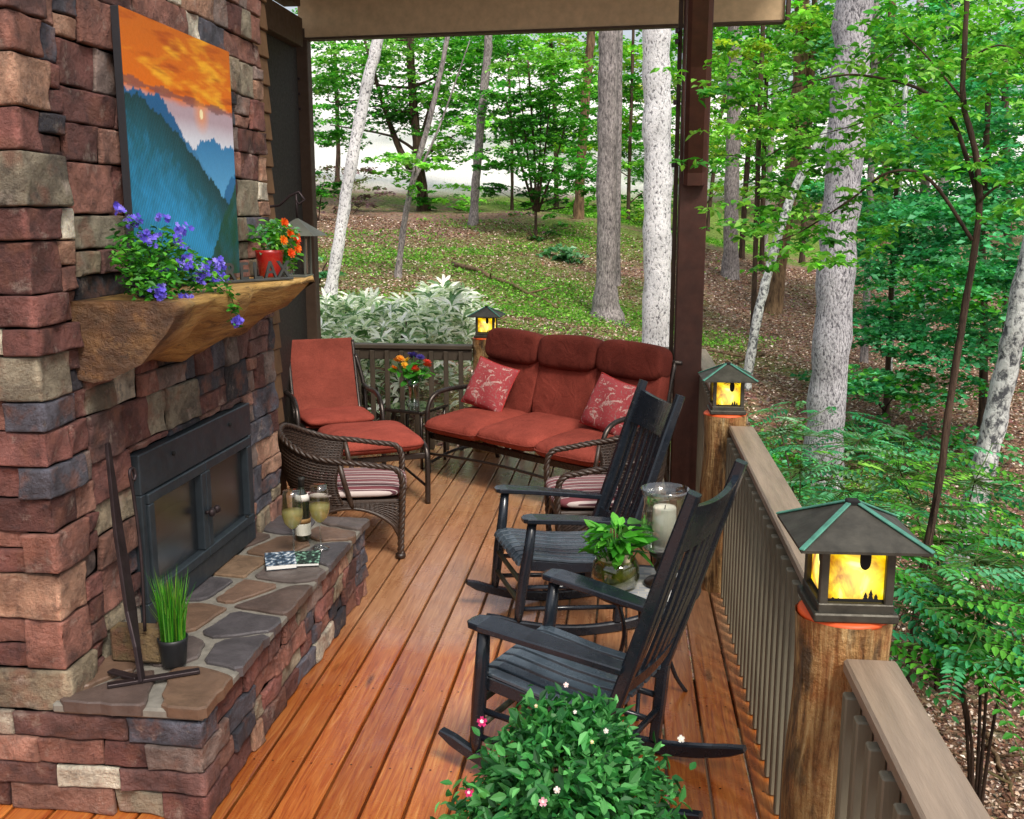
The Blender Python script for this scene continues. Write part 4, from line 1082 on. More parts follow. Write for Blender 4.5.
# lounge chair and ottoman: x right, y backward --------------------------------
lc = empty('lounge_chair', (-2.31, 7.64, 0), 'reclining red lounge chair with curved metal arms beside the far railing', 'lounge chair', radians(28))
prof_ = cap_pts([(0, -.30, .395), (0, -.1, .40), (0, .10, .385), (0, .20, .40), (0, .26, .48), (0, .36, .73), (0, .45, .985)], 5)
for s in (-1, 1):
    x = s * .27
    mb = MB(); mb.tube([Vector((x, p.y, p.z - .02)) for p in prof_], .017, 8); mb.build('side_frame', B_, lc)
    x = s * .33
    mb = MB(); mb.tube(cap_pts([(x, -.30, 0), (x, -.31, .3), (x, -.29, .48), (x, -.20, .575), (x, -.05, .60), (x, .15, .59), (x, .33, .60)], 6), .02, 10); mb.build('arm_frame', B_, lc)
    mb = MB(); mb.tube(cap_pts([(x, .36, .0), (x, .28, .3), (x, .33, .60), (s * .28, .40, .85)], 5), .018, 8); mb.build('rear_leg', B_, lc)
mb = MB(); 
for y in (-.27, .15): mb.tube([(-.33, y, .33), (.33, y, .33)], .015, 8)
mb.build('cross_bar', B_, lc)
def sheet(prof, w, th, name, mat, parent, col=(1, 1, 1)):
    mb = MB(col); k = len(prof)
    def P(u, v):
        i = v * (k - 1); j = min(int(i), k - 2); p = Vector(prof[j]).lerp(Vector(prof[j + 1]), i - j); t = (Vector(prof[min(k - 1, j + 1)]) - Vector(prof[j])).normalized(); n = Vector((0, -t.z, t.y))
        return p, n
    for sg in (1, -1):
        mb.grid(lambda u, v: (lambda pn: (lambda q: (q.x + (u - .5) * w, q.y, q.z))(pn[0] + pn[1] * (sg * th / 2 * (1 - abs(2 * u - 1) ** 8) ** .5 * (1 if 0 < v < 1 else .2))))(P(u, v)), 24, 3 * k)
    return mb.build(name, mat, parent)
seat_i = 16
sheet(prof_, .535, .022, 'sling', 'sling', lc)
mb = MB(RED(1.08)); mb.cushion((0, -.10, .435), (.55, .52, .09), .32, nu=36, nv=18, wob=.006); mb.build('seat_cushion', 'terracotta', lc)
ot = empty('ottoman', (-1.80, 6.80, 0), 'red cushioned footstool with metal frame in front of the lounge chair', 'ottoman', radians(28))
for s in (-1, 1):
    x = s * .33
    mb = MB(); mb.tube(cap_pts([(x, -.33, 0), (x, -.34, .25), (x, -.32, .37), (x, -.24, .41), (x, 0, .415), (x, .24, .41), (x, .31, .36), (x, .33, .2), (x, .33, 0)], 6), .02, 10); mb.build('side_frame', B_, ot)
    mb = MB(); mb.tube([(x, -.33, .12), (x, .33, .12)], .010, 8); mb.build('stretcher', B_, ot)
mb = MB(); mb.box((0, -.32, .345), (.66, .03, .04), .005); mb.box((0, .3, .345), (.66, .03, .04), .005); mb.build('cross_bar', B_, ot)
mb = MB(RED(1.15)); mb.cushion((0, -.01, .435), (.64, .76, .15), .30, nu=44, nv=20, wob=.008); cu = mb.build('cushion', 'terracotta', ot); piping(cu, (0, -.01, .435), (.642, .762), .30, Euler((0, 0, 0)).to_matrix(), RED(.75))

# glass side table with a vase of flowers ---------------------------------------
gt = empty('glass_side_table', (-1.70, 7.86, 0), 'small square glass-topped metal side table by the far railing', 'side table', radians(-20))
mb = MB(); mb.box((0, 0, .468), (.40, .40, .008), .003); mb.build('glass_top', 'table_glass', gt)
mb = MB(); 
for s in (-1, 1): mb.box((s * .195, 0, .455), (.022, .41, .022), .004); mb.box((0, s * .195, .455), (.37, .022, .022), .004)
mb.build('rim', B_, gt)
for sx in (-1, 1):
    for sy in (-1, 1):
        mb = MB(); mb.tube([(sx * .18, sy * .18, .45), (sx * .18, sy * .18, 0)], .013, 8); mb.build('leg', B_, gt)

def blossom(mb, c, r, col, n=6, rows=2, up=None):
    """a small many-petalled flower"""
    c = Vector(c); up = (up or Vector((rng.normal(0, .5), rng.normal(0, .5), 1))).normalized()
    a = up.cross(Vector((1, .2, 0))).normalized(); b = up.cross(a)
    for k in range(rows):
        for i in range(n):
            t = 2 * pi * (i + .5 * k) / n; rr = r * (1 - .3 * k); d = a * cos(t) + b * sin(t); s = a * -sin(t) + b * cos(t); q = up * (.25 + .5 * k) * rr
            kk = random.uniform(.75, 1.2); cc = tuple(x * kk for x in col)
            w_ = 3.4 / n; p = [c, c + d * rr * .45 + s * rr * .5 * w_ + q * .5, c + d * rr * .92 + s * rr * .38 * w_ + q, c + d * rr * .84 + q, c + d * rr * .92 - s * rr * .38 * w_ + q, c + d * rr * .45 - s * rr * .5 * w_ + q * .5]
            mb.add(p, [(0, 1, 2, 3), (0, 3, 4, 5)], False, cc)
vase = empty('flower_vase', (-1.70, 7.86, .473), 'clear glass vase of orange, red and purple flowers on the glass table', 'vase')
mb = MB(); mb.lathe([(.045, 0), (.05, .01), (.04, .08), (.045, .15), (.062, .21), (.058, .21), (.04, .15), (.036, .08), (.044, .015), (0, .012)], 20); mb.build('glass', 'clear_glass', vase)
mb = MB(hx('3c6a2a')); ends = []
cols = [hx('e08a1a'), hx('f0a030'), hx('e8c030'), hx('e24a2c'), hx('d8402c'), hx('3a2f86'), hx('4a3c9a'), hx('e88a24'), hx('e05a38'), hx('41358c'), hx('f0b838'), hx('d84830')]
pos = [(-.13, 0, .36), (-.10, -.02, .38), (-.05, .03, .36), (.02, -.05, .31), (.11, .02, .35), (.0, .03, .40), (.06, 0, .39), (-.16, .0, .30), (.04, -.06, .29), (-.03, .05, .40), (-.06, -.05, .33), (.12, -.02, .33)]
for p in pos: mb.tube(cap_pts([(random.uniform(-.02, .02), random.uniform(-.02, .02), .02), (p[0] * .3, p[1] * .3, .18), p], 3), .003, 5)
mb.build('stems', 'leaf', vase)
for p, c in zip(pos, cols):
    m = MB(); blossom(m, p, .042, c, 9, 3); m.build('blossom', 'petal', vase)
P = blob_points((0, 0, .27), (.14, .12, .09), 70, .1); V, F, k_ = leaves(P, rng.uniform(.05, .10, 70), shape='oval'); arrays_mesh('foliage', V, F, np.repeat(mixcols(G['mid'], 70), k_, 0), 'leaf', vase)

# round mosaic table between the rockers -------------------------------------------
tb = empty('mosaic_table', (.10, 3.90, 0), 'small round mosaic-topped table between the two black rockers', 'side table')
mb = MB(); mb.lathe([(.205, .485), (.205, .497), (0, .497)], 36); mb.build('tile_top', 'mosaic_tile', tb)
mb = MB(); mb.lathe([(.206, .478), (.222, .476), (.226, .488), (.222, .501), (.207, .500), (.206, .478)], 36); mb.build('rim', 'black_paint', tb)
for i in range(3):
    a = 2 * pi * i / 3 + .4; mb = MB(); mb.tube(cap_pts([(.18 * cos(a), .18 * sin(a), .48), (.10 * cos(a), .10 * sin(a), .28), (.14 * cos(a), .14 * sin(a), .1), (.20 * cos(a), .20 * sin(a), 0)], 5), .009, 8); mb.build('leg', 'black_paint', tb)
hc = empty('hurricane_candle', (.17, 3.90, .502), 'white pillar candle in a clear hurricane glass on a dark turned stand', 'candle holder')
mb = MB(); mb.lathe([(.072, 0), (.076, .008), (.066, .018), (.034, .028), (.024, .045), (.034, .062), (.038, .075), (.026, .092), (.028, .108), (.05, .122), (.058, .132), (.056, .138), (0, .138)], 28); mb.build('stand', 'dark_wood', hc)
mb = MB(); mb.lathe([(.05, .139), (.078, .152), (.094, .19), (.097, .24), (.088, .30), (.082, .34), (.088, .375), (.098, .40), (.095, .40), (.079, .34), (.085, .30), (.094, .24), (.091, .19), (.07, .156), (.0, .146)], 32); mb.build('glass', 'clear_glass', hc)
mb = MB(); mb.lathe([(.047, .15), (.047, .318), (.044, .325), (.03, .318), (0, .314)], 24); mb.build('candle', 'wax', hc)
mb = MB((.02, .02, .02)); mb.tube([(0, 0, .31), (.003, 0, .33)], .002, 6); mb.build('wick', 'attr_matte', hc)
bw = empty('plant_bowl', (-.02, 3.86, .500), 'glass bowl of moss and stones with a broad-leaved green plant', 'potted plant')
mb = MB(); mb.lathe([(.06, 0), (.088, .012), (.098, .05), (.092, .095), (.08, .12), (.077, .12), (.088, .095), (.094, .05), (.084, .014), (0, .006)], 28); mb.build('glass', 'moss_glass', bw)
mb = MB(); mb.cushion((0, 0, .05), (.172, .172, .085), .9, nu=24, nv=12, wob=.08); mb.build('moss', 'moss', bw)
for i in range(9):
    mb = MB(); a = i * 2.4; mb.cushion((.045 * cos(a), .045 * sin(a), .092 + .01 * (i % 3)), (.04, .035, .028), .9, nu=10, nv=8, wob=.1, col=hx('c9b89a')); mb.build('pebble', 'attr_matte', bw)
n = 90; a = rng.uniform(0, 2 * pi, n); rad = rng.uniform(.02, .10, n); P = np.stack([rad * np.cos(a), rad * np.sin(a), .13 + rng.uniform(0, .12, n)], 1)
D = np.stack([np.cos(a), np.sin(a), rng.normal(.15, .4, n)], 1); V, F, k_ = leaves(P, rng.uniform(.055, .10, n), D, np.stack([rng.normal(0, .3, n), rng.normal(0, .3, n), np.ones(n)], 1), 'fold')
arrays_mesh('foliage', V, F, np.repeat(mixcols(G['mid'], n), k_, 0), 'leaf_glossy', bw)
mb = MB(hx('4a8a2a'))
for p in P[::2]: mb.tube([(p[0] * .2, p[1] * .2, .08), (p[0] * .7, p[1] * .7, p[2] * .7), tuple(p)], .003, 5)
mb.build('stems', 'leaf', bw)

# ================================================================== THINGS ON THE HEARTH AND MANTEL
HZ = .412
gp = empty('grass_pot', (-1.56, 3.15, HZ), 'small black pot of bright green upright grass on the hearth', 'potted plant')
mb = MB(); mb.lathe([(.038, 0), (.042, .004), (.050, .085), (.053, .10), (.049, .10), (.046, .085), (0, .08)], 24); mb.build('pot', 'pot_black', gp)
n = 230; a = rng.uniform(0, 2 * pi, n); rr = .042 * rng.uniform(0, 1, n) ** .5; mb = MB()
for i in range(n):
    b = Vector((rr[i] * cos(a[i]), rr[i] * sin(a[i]), .085)); h = rng.uniform(.14, .27); ou = Vector((cos(a[i]), sin(a[i]), 0)) * rng.uniform(.0, .045) + Vector((rng.normal(0, .012), rng.normal(0, .012), 0)); w = Vector((-sin(a[i] * 3), cos(a[i] * 3), 0)) * .0022
    c = tuple(x * rng.uniform(.4, 1.0) for x in (G['bright'] + G['mid'])[i % 8]); m_ = b + ou * .35 + Vector((0, 0, h * .6)); t = b + ou + Vector((0, 0, h))
    mb.add([b - w, b + w, m_ + w * .8, m_ - w * .8, t], [(0, 1, 2, 3), (3, 2, 4)], False, c)
o = mb.build('grass_blades', 'leaf', gp)

ts = empty('fireplace_tool_stand', (-1.60, 2.99, HZ), 'tall rusty dark iron fireplace tool stand at the left end of the hearth', 'fireplace tools')
mb = MB(); mb.bar((.16, .10, .008), (-.10, -.045, .008), .03, .012, .002); mb.bar((-.02, .01, .014), (-.14, .05, .014), .028, .01, .002); mb.build('foot', 'iron', ts)
mb = MB(); mb.sweep([(.0, 0, .01), (-.02, .02, .12), (-.07, .09, .22), (-.11, .12, .5), (-.13, .13, .80)], [.028, .03, .06, .05, .022], [.014, .014, .014, .014, .012], (0, 1, 0)); mb.build('upright', 'iron', ts)
mb = MB(); mb.tube(cap_pts([(-.045, .13, .13), (-.055, .16, .40), (-.07, .165, .62), (-.075, .16, .69), (-.075, .185, .70), (-.07, .19, .675), (-.07, .175, .66)], 5), .006, 8); mb.build('poker', 'iron', ts)

# wine bottle, glasses, books
bt = empty('wine_bottle', (-1.55, 4.56, HZ), 'dark green wine bottle with pale label behind the two wine glasses', 'bottle')
mb = MB(); mb.lathe([(.0, .0), (.036, .002), (.038, .012), (.038, .19), (.034, .215), (.018, .25), (.0145, .27), (.0145, .30), (.016, .302), (.016, .312), (.0, .314)], 26); mb.build('glass', 'bottle_dark', bt) if 'bottle_dark' in MAT else (simple('bottle_dark', hx('1a2012'), .08, var=.1, spec=.7, coat=.6), mb.build('glass', 'bottle_dark', bt))
mb = MB(); mb.lathe([(.0386, .028), (.0388, .03), (.0388, .085), (.0386, .087)], 26, col=hx('e6e4d6')); mb.lathe([(.0387, .088), (.0387, .112)], 26, col=hx('a07a4a')); mb.lathe([(.0365, .20), (.0345, .2155), (.0285, .231)], 26, col=hx('ded8d0')); mb.build('label', 'attr_matte', bt)
mb = MB(); mb.lathe([(.0148, .262), (.0150, .30), (.0168, .302), (.0168, .313), (0, .316)], 20, col=hx('23201c')); mb.build('foil', 'attr_matte', bt)
def make_glass():
    g = empty('wine_glass', (0, 0, 0))
    mb = MB(); mb.lathe([(.034, .0), (.034, .002), (.012, .006), (.0042, .014), (.0036, .05), (.004, .085), (.014, .094), (.032, .112), (.0405, .14), (.040, .165), (.034, .205), (.0315, .222)], 28); mb.build('glass', 'clear_glass', g)
    mb = MB(); mb.lathe([(.0, .090), (.013, .0955), (.031, .1125), (.0392, .14), (.0388, .155), (0, .155)], 28); mb.build('wine', 'white_wine', g); return g
g1 = make_glass(); g1.scale = (1.22, 1.22, 1.4); g1.location = (-1.52, 4.33, HZ); tag(g1, 'left wine glass of pale white wine, nearest the fire doors', 'wine glass', 'two wine glasses on the hearth')
g2 = copy_tree(g1); g2.location = (-1.425, 4.44, HZ); g2['label'] = 'right wine glass of pale white wine, near the hearth edge'
def book(loc, rz, w, h, t, label, pal):
    b = empty('paperback_book', loc, label, 'book', rz)
    mb = MB(); mb.box((0, 0, t / 2), (w - .004, h - .004, t - .004), .001); mb.build('pages', 'white_paper', b)
    mb = MB(); ph = random.uniform(0, 9)
    def cf(u, v):
        n = fbm(u * 5 + ph, v * 5, ph) * 1.2; return L3(pal[0], pal[1], .5 + n) if n < .25 else L3(pal[1], pal[2], (n - .25) * 3)
    mb.grid(lambda u, v: ((u - .5) * w, (v - .5) * h, t), 24, 30, False, colf=cf); mb.build('cover', 'attr_matte', b); 
    mb = MB(pal[0]); mb.box((0, 0, .0008), (w, h, .0016), .0004); mb.box((-w / 2, 0, t / 2), (.0016, h, t - .001), .0004); mb.build('spine', 'attr_matte', b)
book((-1.545, 4.215, HZ), radians(22), .135, .19, .022, 'left paperback with dark blue and grey photo cover on the hearth', [hx('1c2a3a'), hx('55708a'), hx('dfe6ea')])
book((-1.44, 4.265, HZ), radians(14), .125, .18, .014, 'right paperback with black and green photo cover on the hearth', [hx('10161a'), hx('2a4a3a'), hx('8fc0a8')])

# purple flowers on the mantel
MZ = 1.689
pf = empty('lobelia_pot', (-1.64, 3.33, MZ), 'trailing purple lobelia in a small blue pot on the left half of the mantel', 'potted plant')
mb = MB(); mb.lathe([(.045, 0), (.05, .003), (.062, .09), (.064, .10), (.058, .10), (0, .09)], 24); mb.build('pot', 'pot_blue', pf)
Ps = [blob_points((0, .02, .13), (.12, .20, .12), 620, .1), blob_points((.06, -.10, .06), (.08, .12, .10), 240, .1), blob_points((.03, .18, .08), (.10, .14, .09), 240, .1), blob_points((.10, .27, .03), (.07, .10, .07), 80, .1), blob_points((0, -.14, .16), (.06, .08, .14), 120, .1), blob_points((.165, .32, -.06), (.012, .03, .09), 36, .1)]
P = np.concatenate(Ps); P[:, 0] = np.maximum(P[:, 0], -.13); n = len(P); V, F, k_ = leaves(P, rng.uniform(.016, .036, n), shape='fold', flat=1.0); arrays_mesh('foliage', V, F, np.repeat(mixcols(G['mid'] + G['dark'] + G['bright'][:1], n, .25), k_, 0), 'leaf', pf)
mb = MB(hx('4a6a2a'))
for i in range(26):
    p = P[rng.integers(0, 620)]; mb.tube(cap_pts([(0, 0, .09), (p[0] * .5, p[1] * .5, .14), tuple(p)], 3), .0018, 4)
mb.tube(cap_pts([(.02, .1, .1), (.14, .26, .05), (.165, .31, -.04), (.17, .33, -.13)], 4), .002, 4)
mb.build('stems', 'leaf', pf)
PUR = [hx('6a5ae0'), hx('7d6cf0'), hx('5648c8'), hx('9a8cf8')]
for (x, y, z, k, rad) in ((.02, -.13, .26, 9, .03), (.04, -.08, .21, 12, .04), (.07, .12, .12, 14, .045), (.08, .22, .07, 16, .05), (.12, .30, .05, 12, .035), (.10, .33, .10, 12, .035), (.10, -.15, .03, 14, .04), (.05, .16, .23, 8, .035), (.13, .0, -.01, 10, .035), (.02, .06, .27, 6, .03), (.06, .10, .19, 6, .03), (.17, .32, -.115, 11, .028), (-.02, -.16, .30, 6, .03), (.10, .05, .10, 6, .03)):
    mb = MB()
    for i in range(int(k * 1.8)): blossom(mb, (x + rng.normal(0, rad * .4), y + rng.normal(0, rad * .36), z + rng.normal(0, rad * .33)), rng.uniform(.009, .0135), PUR[i % 4], 5, 1, Vector((rng.normal(.9, .3), rng.normal(-.6, .3), rng.normal(.3, .3))))
    mb.build('blossom_cluster', 'petal', pf)

# metal word sign
sg = empty('word_sign', (-1.60, 4.24, MZ), 'small dark metal sign of standing letters reading RELAX on the mantel', 'sign', radians(62))
mb = MB(); mb.box((0, 0, .006), (.38, .05, .012), .003); mb.build('base', 'sign_metal', sg)
for i, ch in enumerate('RELAX'):
    fc = bpy.data.curves.new('letter', 'FONT'); fc.body = ch; fc.size = .105; fc.extrude = .004; fc.offset = .0012; fc.align_x = 'CENTER'
    to = bpy.data.objects.new('letter_tmp', fc); COL.objects.link(to); dg = bpy.context.evaluated_depsgraph_get(); me = bpy.data.meshes.new_from_object(to.evaluated_get(dg)); bpy.data.objects.remove(to)
    me.transform(Matrix.Translation((-.15 + .075 * i, 0, .012)) @ Matrix.Rotation(pi / 2, 4, 'X')); me.materials.clear(); me.materials.append(MAT['sign_metal'])
    o = bpy.data.objects.new('letter', me); COL.objects.link(o); o.parent = sg

rp = empty('orange_flower_pot', (-1.68, 4.62, MZ), 'red pot of orange flowers at the right end of the mantel', 'potted plant')
mb = MB(); mb.lathe([(.045, 0), (.05, .004), (.066, .11), (.068, .125), (.062, .125), (0, .11)], 24); mb.build('pot', 'pot_red', rp)
P = np.concatenate([blob_points((.02, .05, .18), (.11, .13, .10), 420, .1), blob_points((.04, .14, .10), (.06, .07, .10), 120, .1)]); n = len(P); V, F, k_ = leaves(P, rng.uniform(.022, .045, n), shape='fold', flat=1.0); arrays_mesh('foliage', V, F, np.repeat(mixcols(G['mid'] + G['bright'] + G['pale'], n, .25), k_, 0), 'leaf', rp)
for (x, y, z, c) in ((.09, -.06, .17, 'f08018'), (.10, .01, .20, 'f06a10'), (.11, .07, .17, 'e04a14'), (.11, -.02, .11, 'e85a18'), (.09, .12, .19, 'd84418'), (.12, .045, .13, 'f07a20'), (.08, -.01, .25, 'e86010')):
    mb = MB(); blossom(mb, (x, y, z), .027, hx(c), 8, 3, Vector((.9, -.5, .3))); mb.build('blossom', 'petal', rp)

# impatiens bush in front (grown in a clay pot)
ib = empty('impatiens_planter', (-.13, 2.47, 0), 'leafy green bush of small pink and white flowers in the foreground', 'potted plant')
mb = MB(); mb.lathe([(.13, 0), (.14, .01), (.185, .27), (.20, .285), (.20, .31), (.185, .31), (0, .28)], 32); mb.build('pot', 'pot_clay', ib); ib.scale = (.93, .93, .97)
mb = MB(); mb.lathe([(.182, .286), (0, .292)], 24); mb.build('soil', 'soil', ib)
def impat():
    cl = [((0, 0, .41), (.245, .24, .195), 800), ((-.05, .12, .56), (.12, .10, .09), 150), ((.06, .12, .57), (.10, .10, .09), 150), ((.17, .06, .44), (.12, .12, .11), 180), ((-.2, 0, .36), (.12, .12, .10), 150), ((-.22, -.05, .25), (.10, .1, .09), 90), ((.18, -.08, .30), (.10, .12, .10), 120), ((.0, -.12, .42), (.18, .12, .12), 200)]
    Ps = [blob_points(c, r, n, .45) for c, r, n in cl]
    for i in range(34):      # separate shoots breaking the outline
        a, e = rng.uniform(0, 2 * pi), rng.uniform(.0, 1.3); d = np.array([cos(a) * cos(e), sin(a) * cos(e), sin(e)]); c = np.array([0, 0, .38]) + d * np.array([.27, .26, .22]); Ps.append(c + rng.normal(0, .026, (16, 3)))
    return np.concatenate(Ps)
P = impat(); P = np.concatenate([P] * 2) + rng.normal(0, .02, (2 * len(P), 3)); n = len(P); ctr = np.array([0, 0, .36]); D = P - ctr; D /= np.linalg.norm(D, axis=1, keepdims=True); D = D * .8 + rng.normal(0, .55, (n, 3)); D[:, 2] -= .25
Nn = (P - ctr) * 2.2 + rng.normal(0, .35, (n, 3)); Nn[:, 2] += .6
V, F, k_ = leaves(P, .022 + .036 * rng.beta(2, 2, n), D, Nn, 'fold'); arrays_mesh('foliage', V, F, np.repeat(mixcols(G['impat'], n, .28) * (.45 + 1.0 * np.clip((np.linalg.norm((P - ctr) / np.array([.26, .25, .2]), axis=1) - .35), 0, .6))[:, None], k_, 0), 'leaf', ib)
mb = MB(hx('5a7a3a'))
for i in range(40):
    p = P[rng.integers(0, n)]; mb.tube(cap_pts([(p[0] * .2, p[1] * .2, .28), (p[0] * .6, p[1] * .6, .28 + (p[2] - .28) * .6), tuple(p)], 3), .0035, 5)
mb.build('stems', 'leaf', ib)
for (px, py, Yd, c, rr) in ((482, 722, 2.38, 'd8307a', .016), (469, 793, 2.33, 'd8307a', .013), (543, 802, 2.2, 'f2b8cc', .013), (566, 685, 2.55, 'f4dce4', .009), (606, 731, 2.3, 'f4eef0', .008), (681, 739, 2.5, 'f6f2f2', .012), (557, 790, 2.2, 'f4e6ea', .010), (536, 706, 2.4, 'eed8a8', .006), (592, 742, 2.3, 'eee0a8', .006), (575, 712, 2.35, 'f4eef0', .006)):
    q = at(px, py, Yd) - Vector((-.13, 2.47, 0)); q = Vector((q.x / .93, q.y / .93, q.z / .97)); mb = MB(); blossom(mb, q, rr, hx(c), 5, 2, Vector((.1, -.8, .6))); blossom(mb, q + Vector((0, -.004, .004)), rr * .4, hx('f8f0f2'), 5, 1, Vector((.1, -.8, .6))); mb.build('blossom', 'petal', ib)

# ================================================================== TREES AND PLANTS
def clump(c, r, n, size, pal, k=None, flat=.5, shape='kite'):
    """foliage as a pile of thin tilted sprays inside an ellipsoid; returns points, sizes, colours, normals"""
    k = k or max(4, int(n / (24 if size < .08 else 46))); ctr = blob_points(c, r, k, .15); Ps = []; Cs = []; Ns = []
    rm = min(r[0], r[1]); zt = c[2]
    for i in range(k):
        m = max(4, int(n / k * rng.uniform(.6, 1.4))); rs = rm * rng.uniform(.16, .5)
        a = rng.uniform(0, 2 * pi, m); q = rs * rng.uniform(0, 1, m) ** .6; dx, dy = q * np.cos(a), q * np.sin(a)
        tx, ty = rng.normal(0, .18, 2); z = tx * dx + ty * dy - .22 * q * q / rs + rng.normal(0, .05 * rs, m)
        Ps.append(np.stack([ctr[i][0] + dx, ctr[i][1] + dy, ctr[i][2] + z], 1))
        b = rng.normal(1, .16) * (1 + .25 * (ctr[i][2] - zt) / max(.2, r[2])); pi_ = rng.integers(0, len(pal))  # light from above put into the leaf colours: higher sprays lighter
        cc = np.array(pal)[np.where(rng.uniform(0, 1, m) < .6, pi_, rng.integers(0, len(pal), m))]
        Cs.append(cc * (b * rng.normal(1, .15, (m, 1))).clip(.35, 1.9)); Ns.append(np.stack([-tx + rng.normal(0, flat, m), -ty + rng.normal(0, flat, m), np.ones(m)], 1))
    P = np.concatenate(Ps); return P, size * rng.uniform(.6, 1.35, len(P)), np.concatenate(Cs), np.concatenate(Ns)
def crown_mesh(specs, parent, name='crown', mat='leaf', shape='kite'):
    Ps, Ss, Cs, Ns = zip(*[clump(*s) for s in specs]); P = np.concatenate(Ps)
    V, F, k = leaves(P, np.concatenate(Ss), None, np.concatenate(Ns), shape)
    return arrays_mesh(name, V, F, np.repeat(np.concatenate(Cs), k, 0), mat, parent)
def trunk_path(pts, n=6, wob=.0):
    p = cap_pts(pts, n)
    return [q + Vector((rng.normal(0, wob), rng.normal(0, wob), 0)) for q in p]
def tree(label, base, path, r0, r1, bark, crown=(), limbs=(), autolimb=True, group=None, name='tree', cat='tree', flare=.35, nseg=14, shape='kite', mat='leaf'):
    """base (px,py,Y); path [(px,py[,Y])]; limbs [(list of (px,py,Y), r)]; crown [(px,py,Y,rx,ry,rz,n,size,pal)]"""
    b = gnd(*base); Y0 = base[2]; t = empty(name, b, label, cat, 0, group)
    loc = lambda q: (at(q[0], q[1], q[2] if len(q) > 2 else Y0) - b)
    pts = [Vector((0, 0, -.3)), Vector((0, 0, .02))] + [loc(q) for q in path]
    p = trunk_path(pts, 6, r0 * .05); L = len(p)
    rr = [(r0 + (r1 - r0) * i / (L - 1)) * (1 + .06 * sin(i * 1.7 + base[0])) for i in range(L)]
    for i in range(L):
        z = p[i].z
        if z < r0 * 5: rr[i] *= 1 + flare * max(0, 1 - z / (r0 * 5)) ** 2
    mb = MB(); mb.tube(p, rr, nseg); mb.build('trunk', bark, t)
    for lp_, r in limbs:
        q = cap_pts([loc(a) for a in lp_], 5); mb = MB(); mb.tube(q, [r * (1 - .75 * i / (len(q) - 1)) for i in range(len(q))], 7); mb.build('limb', bark, t)
    if crown:
        crown = [c for q in crown for c in (q if isinstance(q, list) else [q])]
        specs = []
        for (px, py, Yc, rx, ry, rz, n, size, pal) in crown:
            c = loc((px, py, Yc)); specs.append((tuple(c), (rx, ry, rz), n, size, pal))
            # a limb from the trunk out to this clump
            j = min(range(2, L), key=lambda i: (p[i] - (c - Vector((0, 0, .35 * (c - p[i]).length)))).length)
            if not autolimb or rng.uniform() < (.0 if len(crown) < 16 else .7): continue
            mid = (p[j] + c) / 2 + Vector(rng.normal(0, .06, 3)) * (c - p[j]).length + Vector((0, 0, -.05 * (c - p[j]).length)); q = cap_pts([p[j], mid, c], 4); rl = max(.012, min(rr[j] * .4, .07))
            mb = MB(); mb.tube(q, [rl * (1 - .7 * i / 8) for i in range(9)], 6); mb.build('limb', bark, t)
        crown_mesh(specs, t, 'crown', mat, shape)
    return t
def fill_area(x0, x1, y0, y1, step, Y, r, n, size, pals, jit=.4, dY=2):
    """clumps spread over a region of foliage"""
    out = []
    for px in np.arange(x0, x1, step):
        for py in np.arange(y0, y1, step * .8):
            if rng.uniform() < .12: continue
            out.append((px + rng.normal(0, step * jit), py + rng.normal(0, step * jit), Y + rng.uniform(-dY, dY), r * rng.uniform(.7, 1.3), r, r * rng.uniform(.2, .45), int(n * rng.uniform(.6, 1.4)), size, pals[rng.integers(0, len(pals))]))
    return out
B, Md, Dk, Tl, Yl, Pl = G['bright'], G['mid'], G['dark'], G['teal'], G['yellow'], G['pale']

# trunks that stand clear
tree('white birch-like trunk leaning right, between the corner post and the red lounge chair', (330, 306, 16), [(341, 230), (352, 160), (366, 90), (378, 37), (396, -70)], .10, .085, 'bark_white')
tree('dark trunked maple with spreading green crown at the meadow edge', (424, 213, 36), [(420, 170), (414, 110), (410, 40), (406, -40)], .22, .12, 'bark_dark',
     crown=[(345, 70, 36, 2.2, 1.8, 1.0, 2090, 0.156, B + Md), (330, 125, 35, 1.7, 1.5, .8, 1330, 0.156, Md), (385, 105, 36, 2.0, 1.8, .9, 2090, 0.156, Md + Dk), (430, 80, 36, 2.2, 1.8, 1.2, 2280, 0.156, B + Md), (455, 135, 35, 1.7, 1.5, .8, 1330, 0.156, Md + B), (395, 40, 36, 3.5, 2, .9, 2470, 0.156, B), (470, 60, 36, 1.6, 1.5, 1.0, 1330, 0.156, Md), (405, 165, 35, 1.3, 1.2, .5, 665, 0.156, B), (425, 190, 35.5, .6, .6, .8, 418, 0.133, Md)],
     limbs=[([(420, 185, 36), (400, 150, 36), (382, 100, 36), (362, 30, 36)], .16), ([(418, 150, 36), (432, 100, 36), (446, 50, 36)], .10)])
tree('thin grey sapling leaning right with a forked top, in front of the dark maple', (398, 279, 21), [(404, 225), (413, 180), (428, 125), (441, 70), (452, 10), (460, -60)], .075, .04, 'bark_grey', crown=[(415, 165, 20.5, .7, .6, .25, 304, 0.109, B), (395, 160, 21, .6, .6, .2, 209, 0.109, B), (410, 188, 20.5, .4, .4, .2, 114, 0.101, B)], limbs=[([(412, 185, 21), (438, 130, 21), (470, 40, 21)], .035)])
tree('slender straight grey trunk standing alone on the grassy rise', (473, 227, 31), [(476, 180), (481, 120), (487, 60), (489, 20), (492, -70)], .135, .12, 'bark_grey')
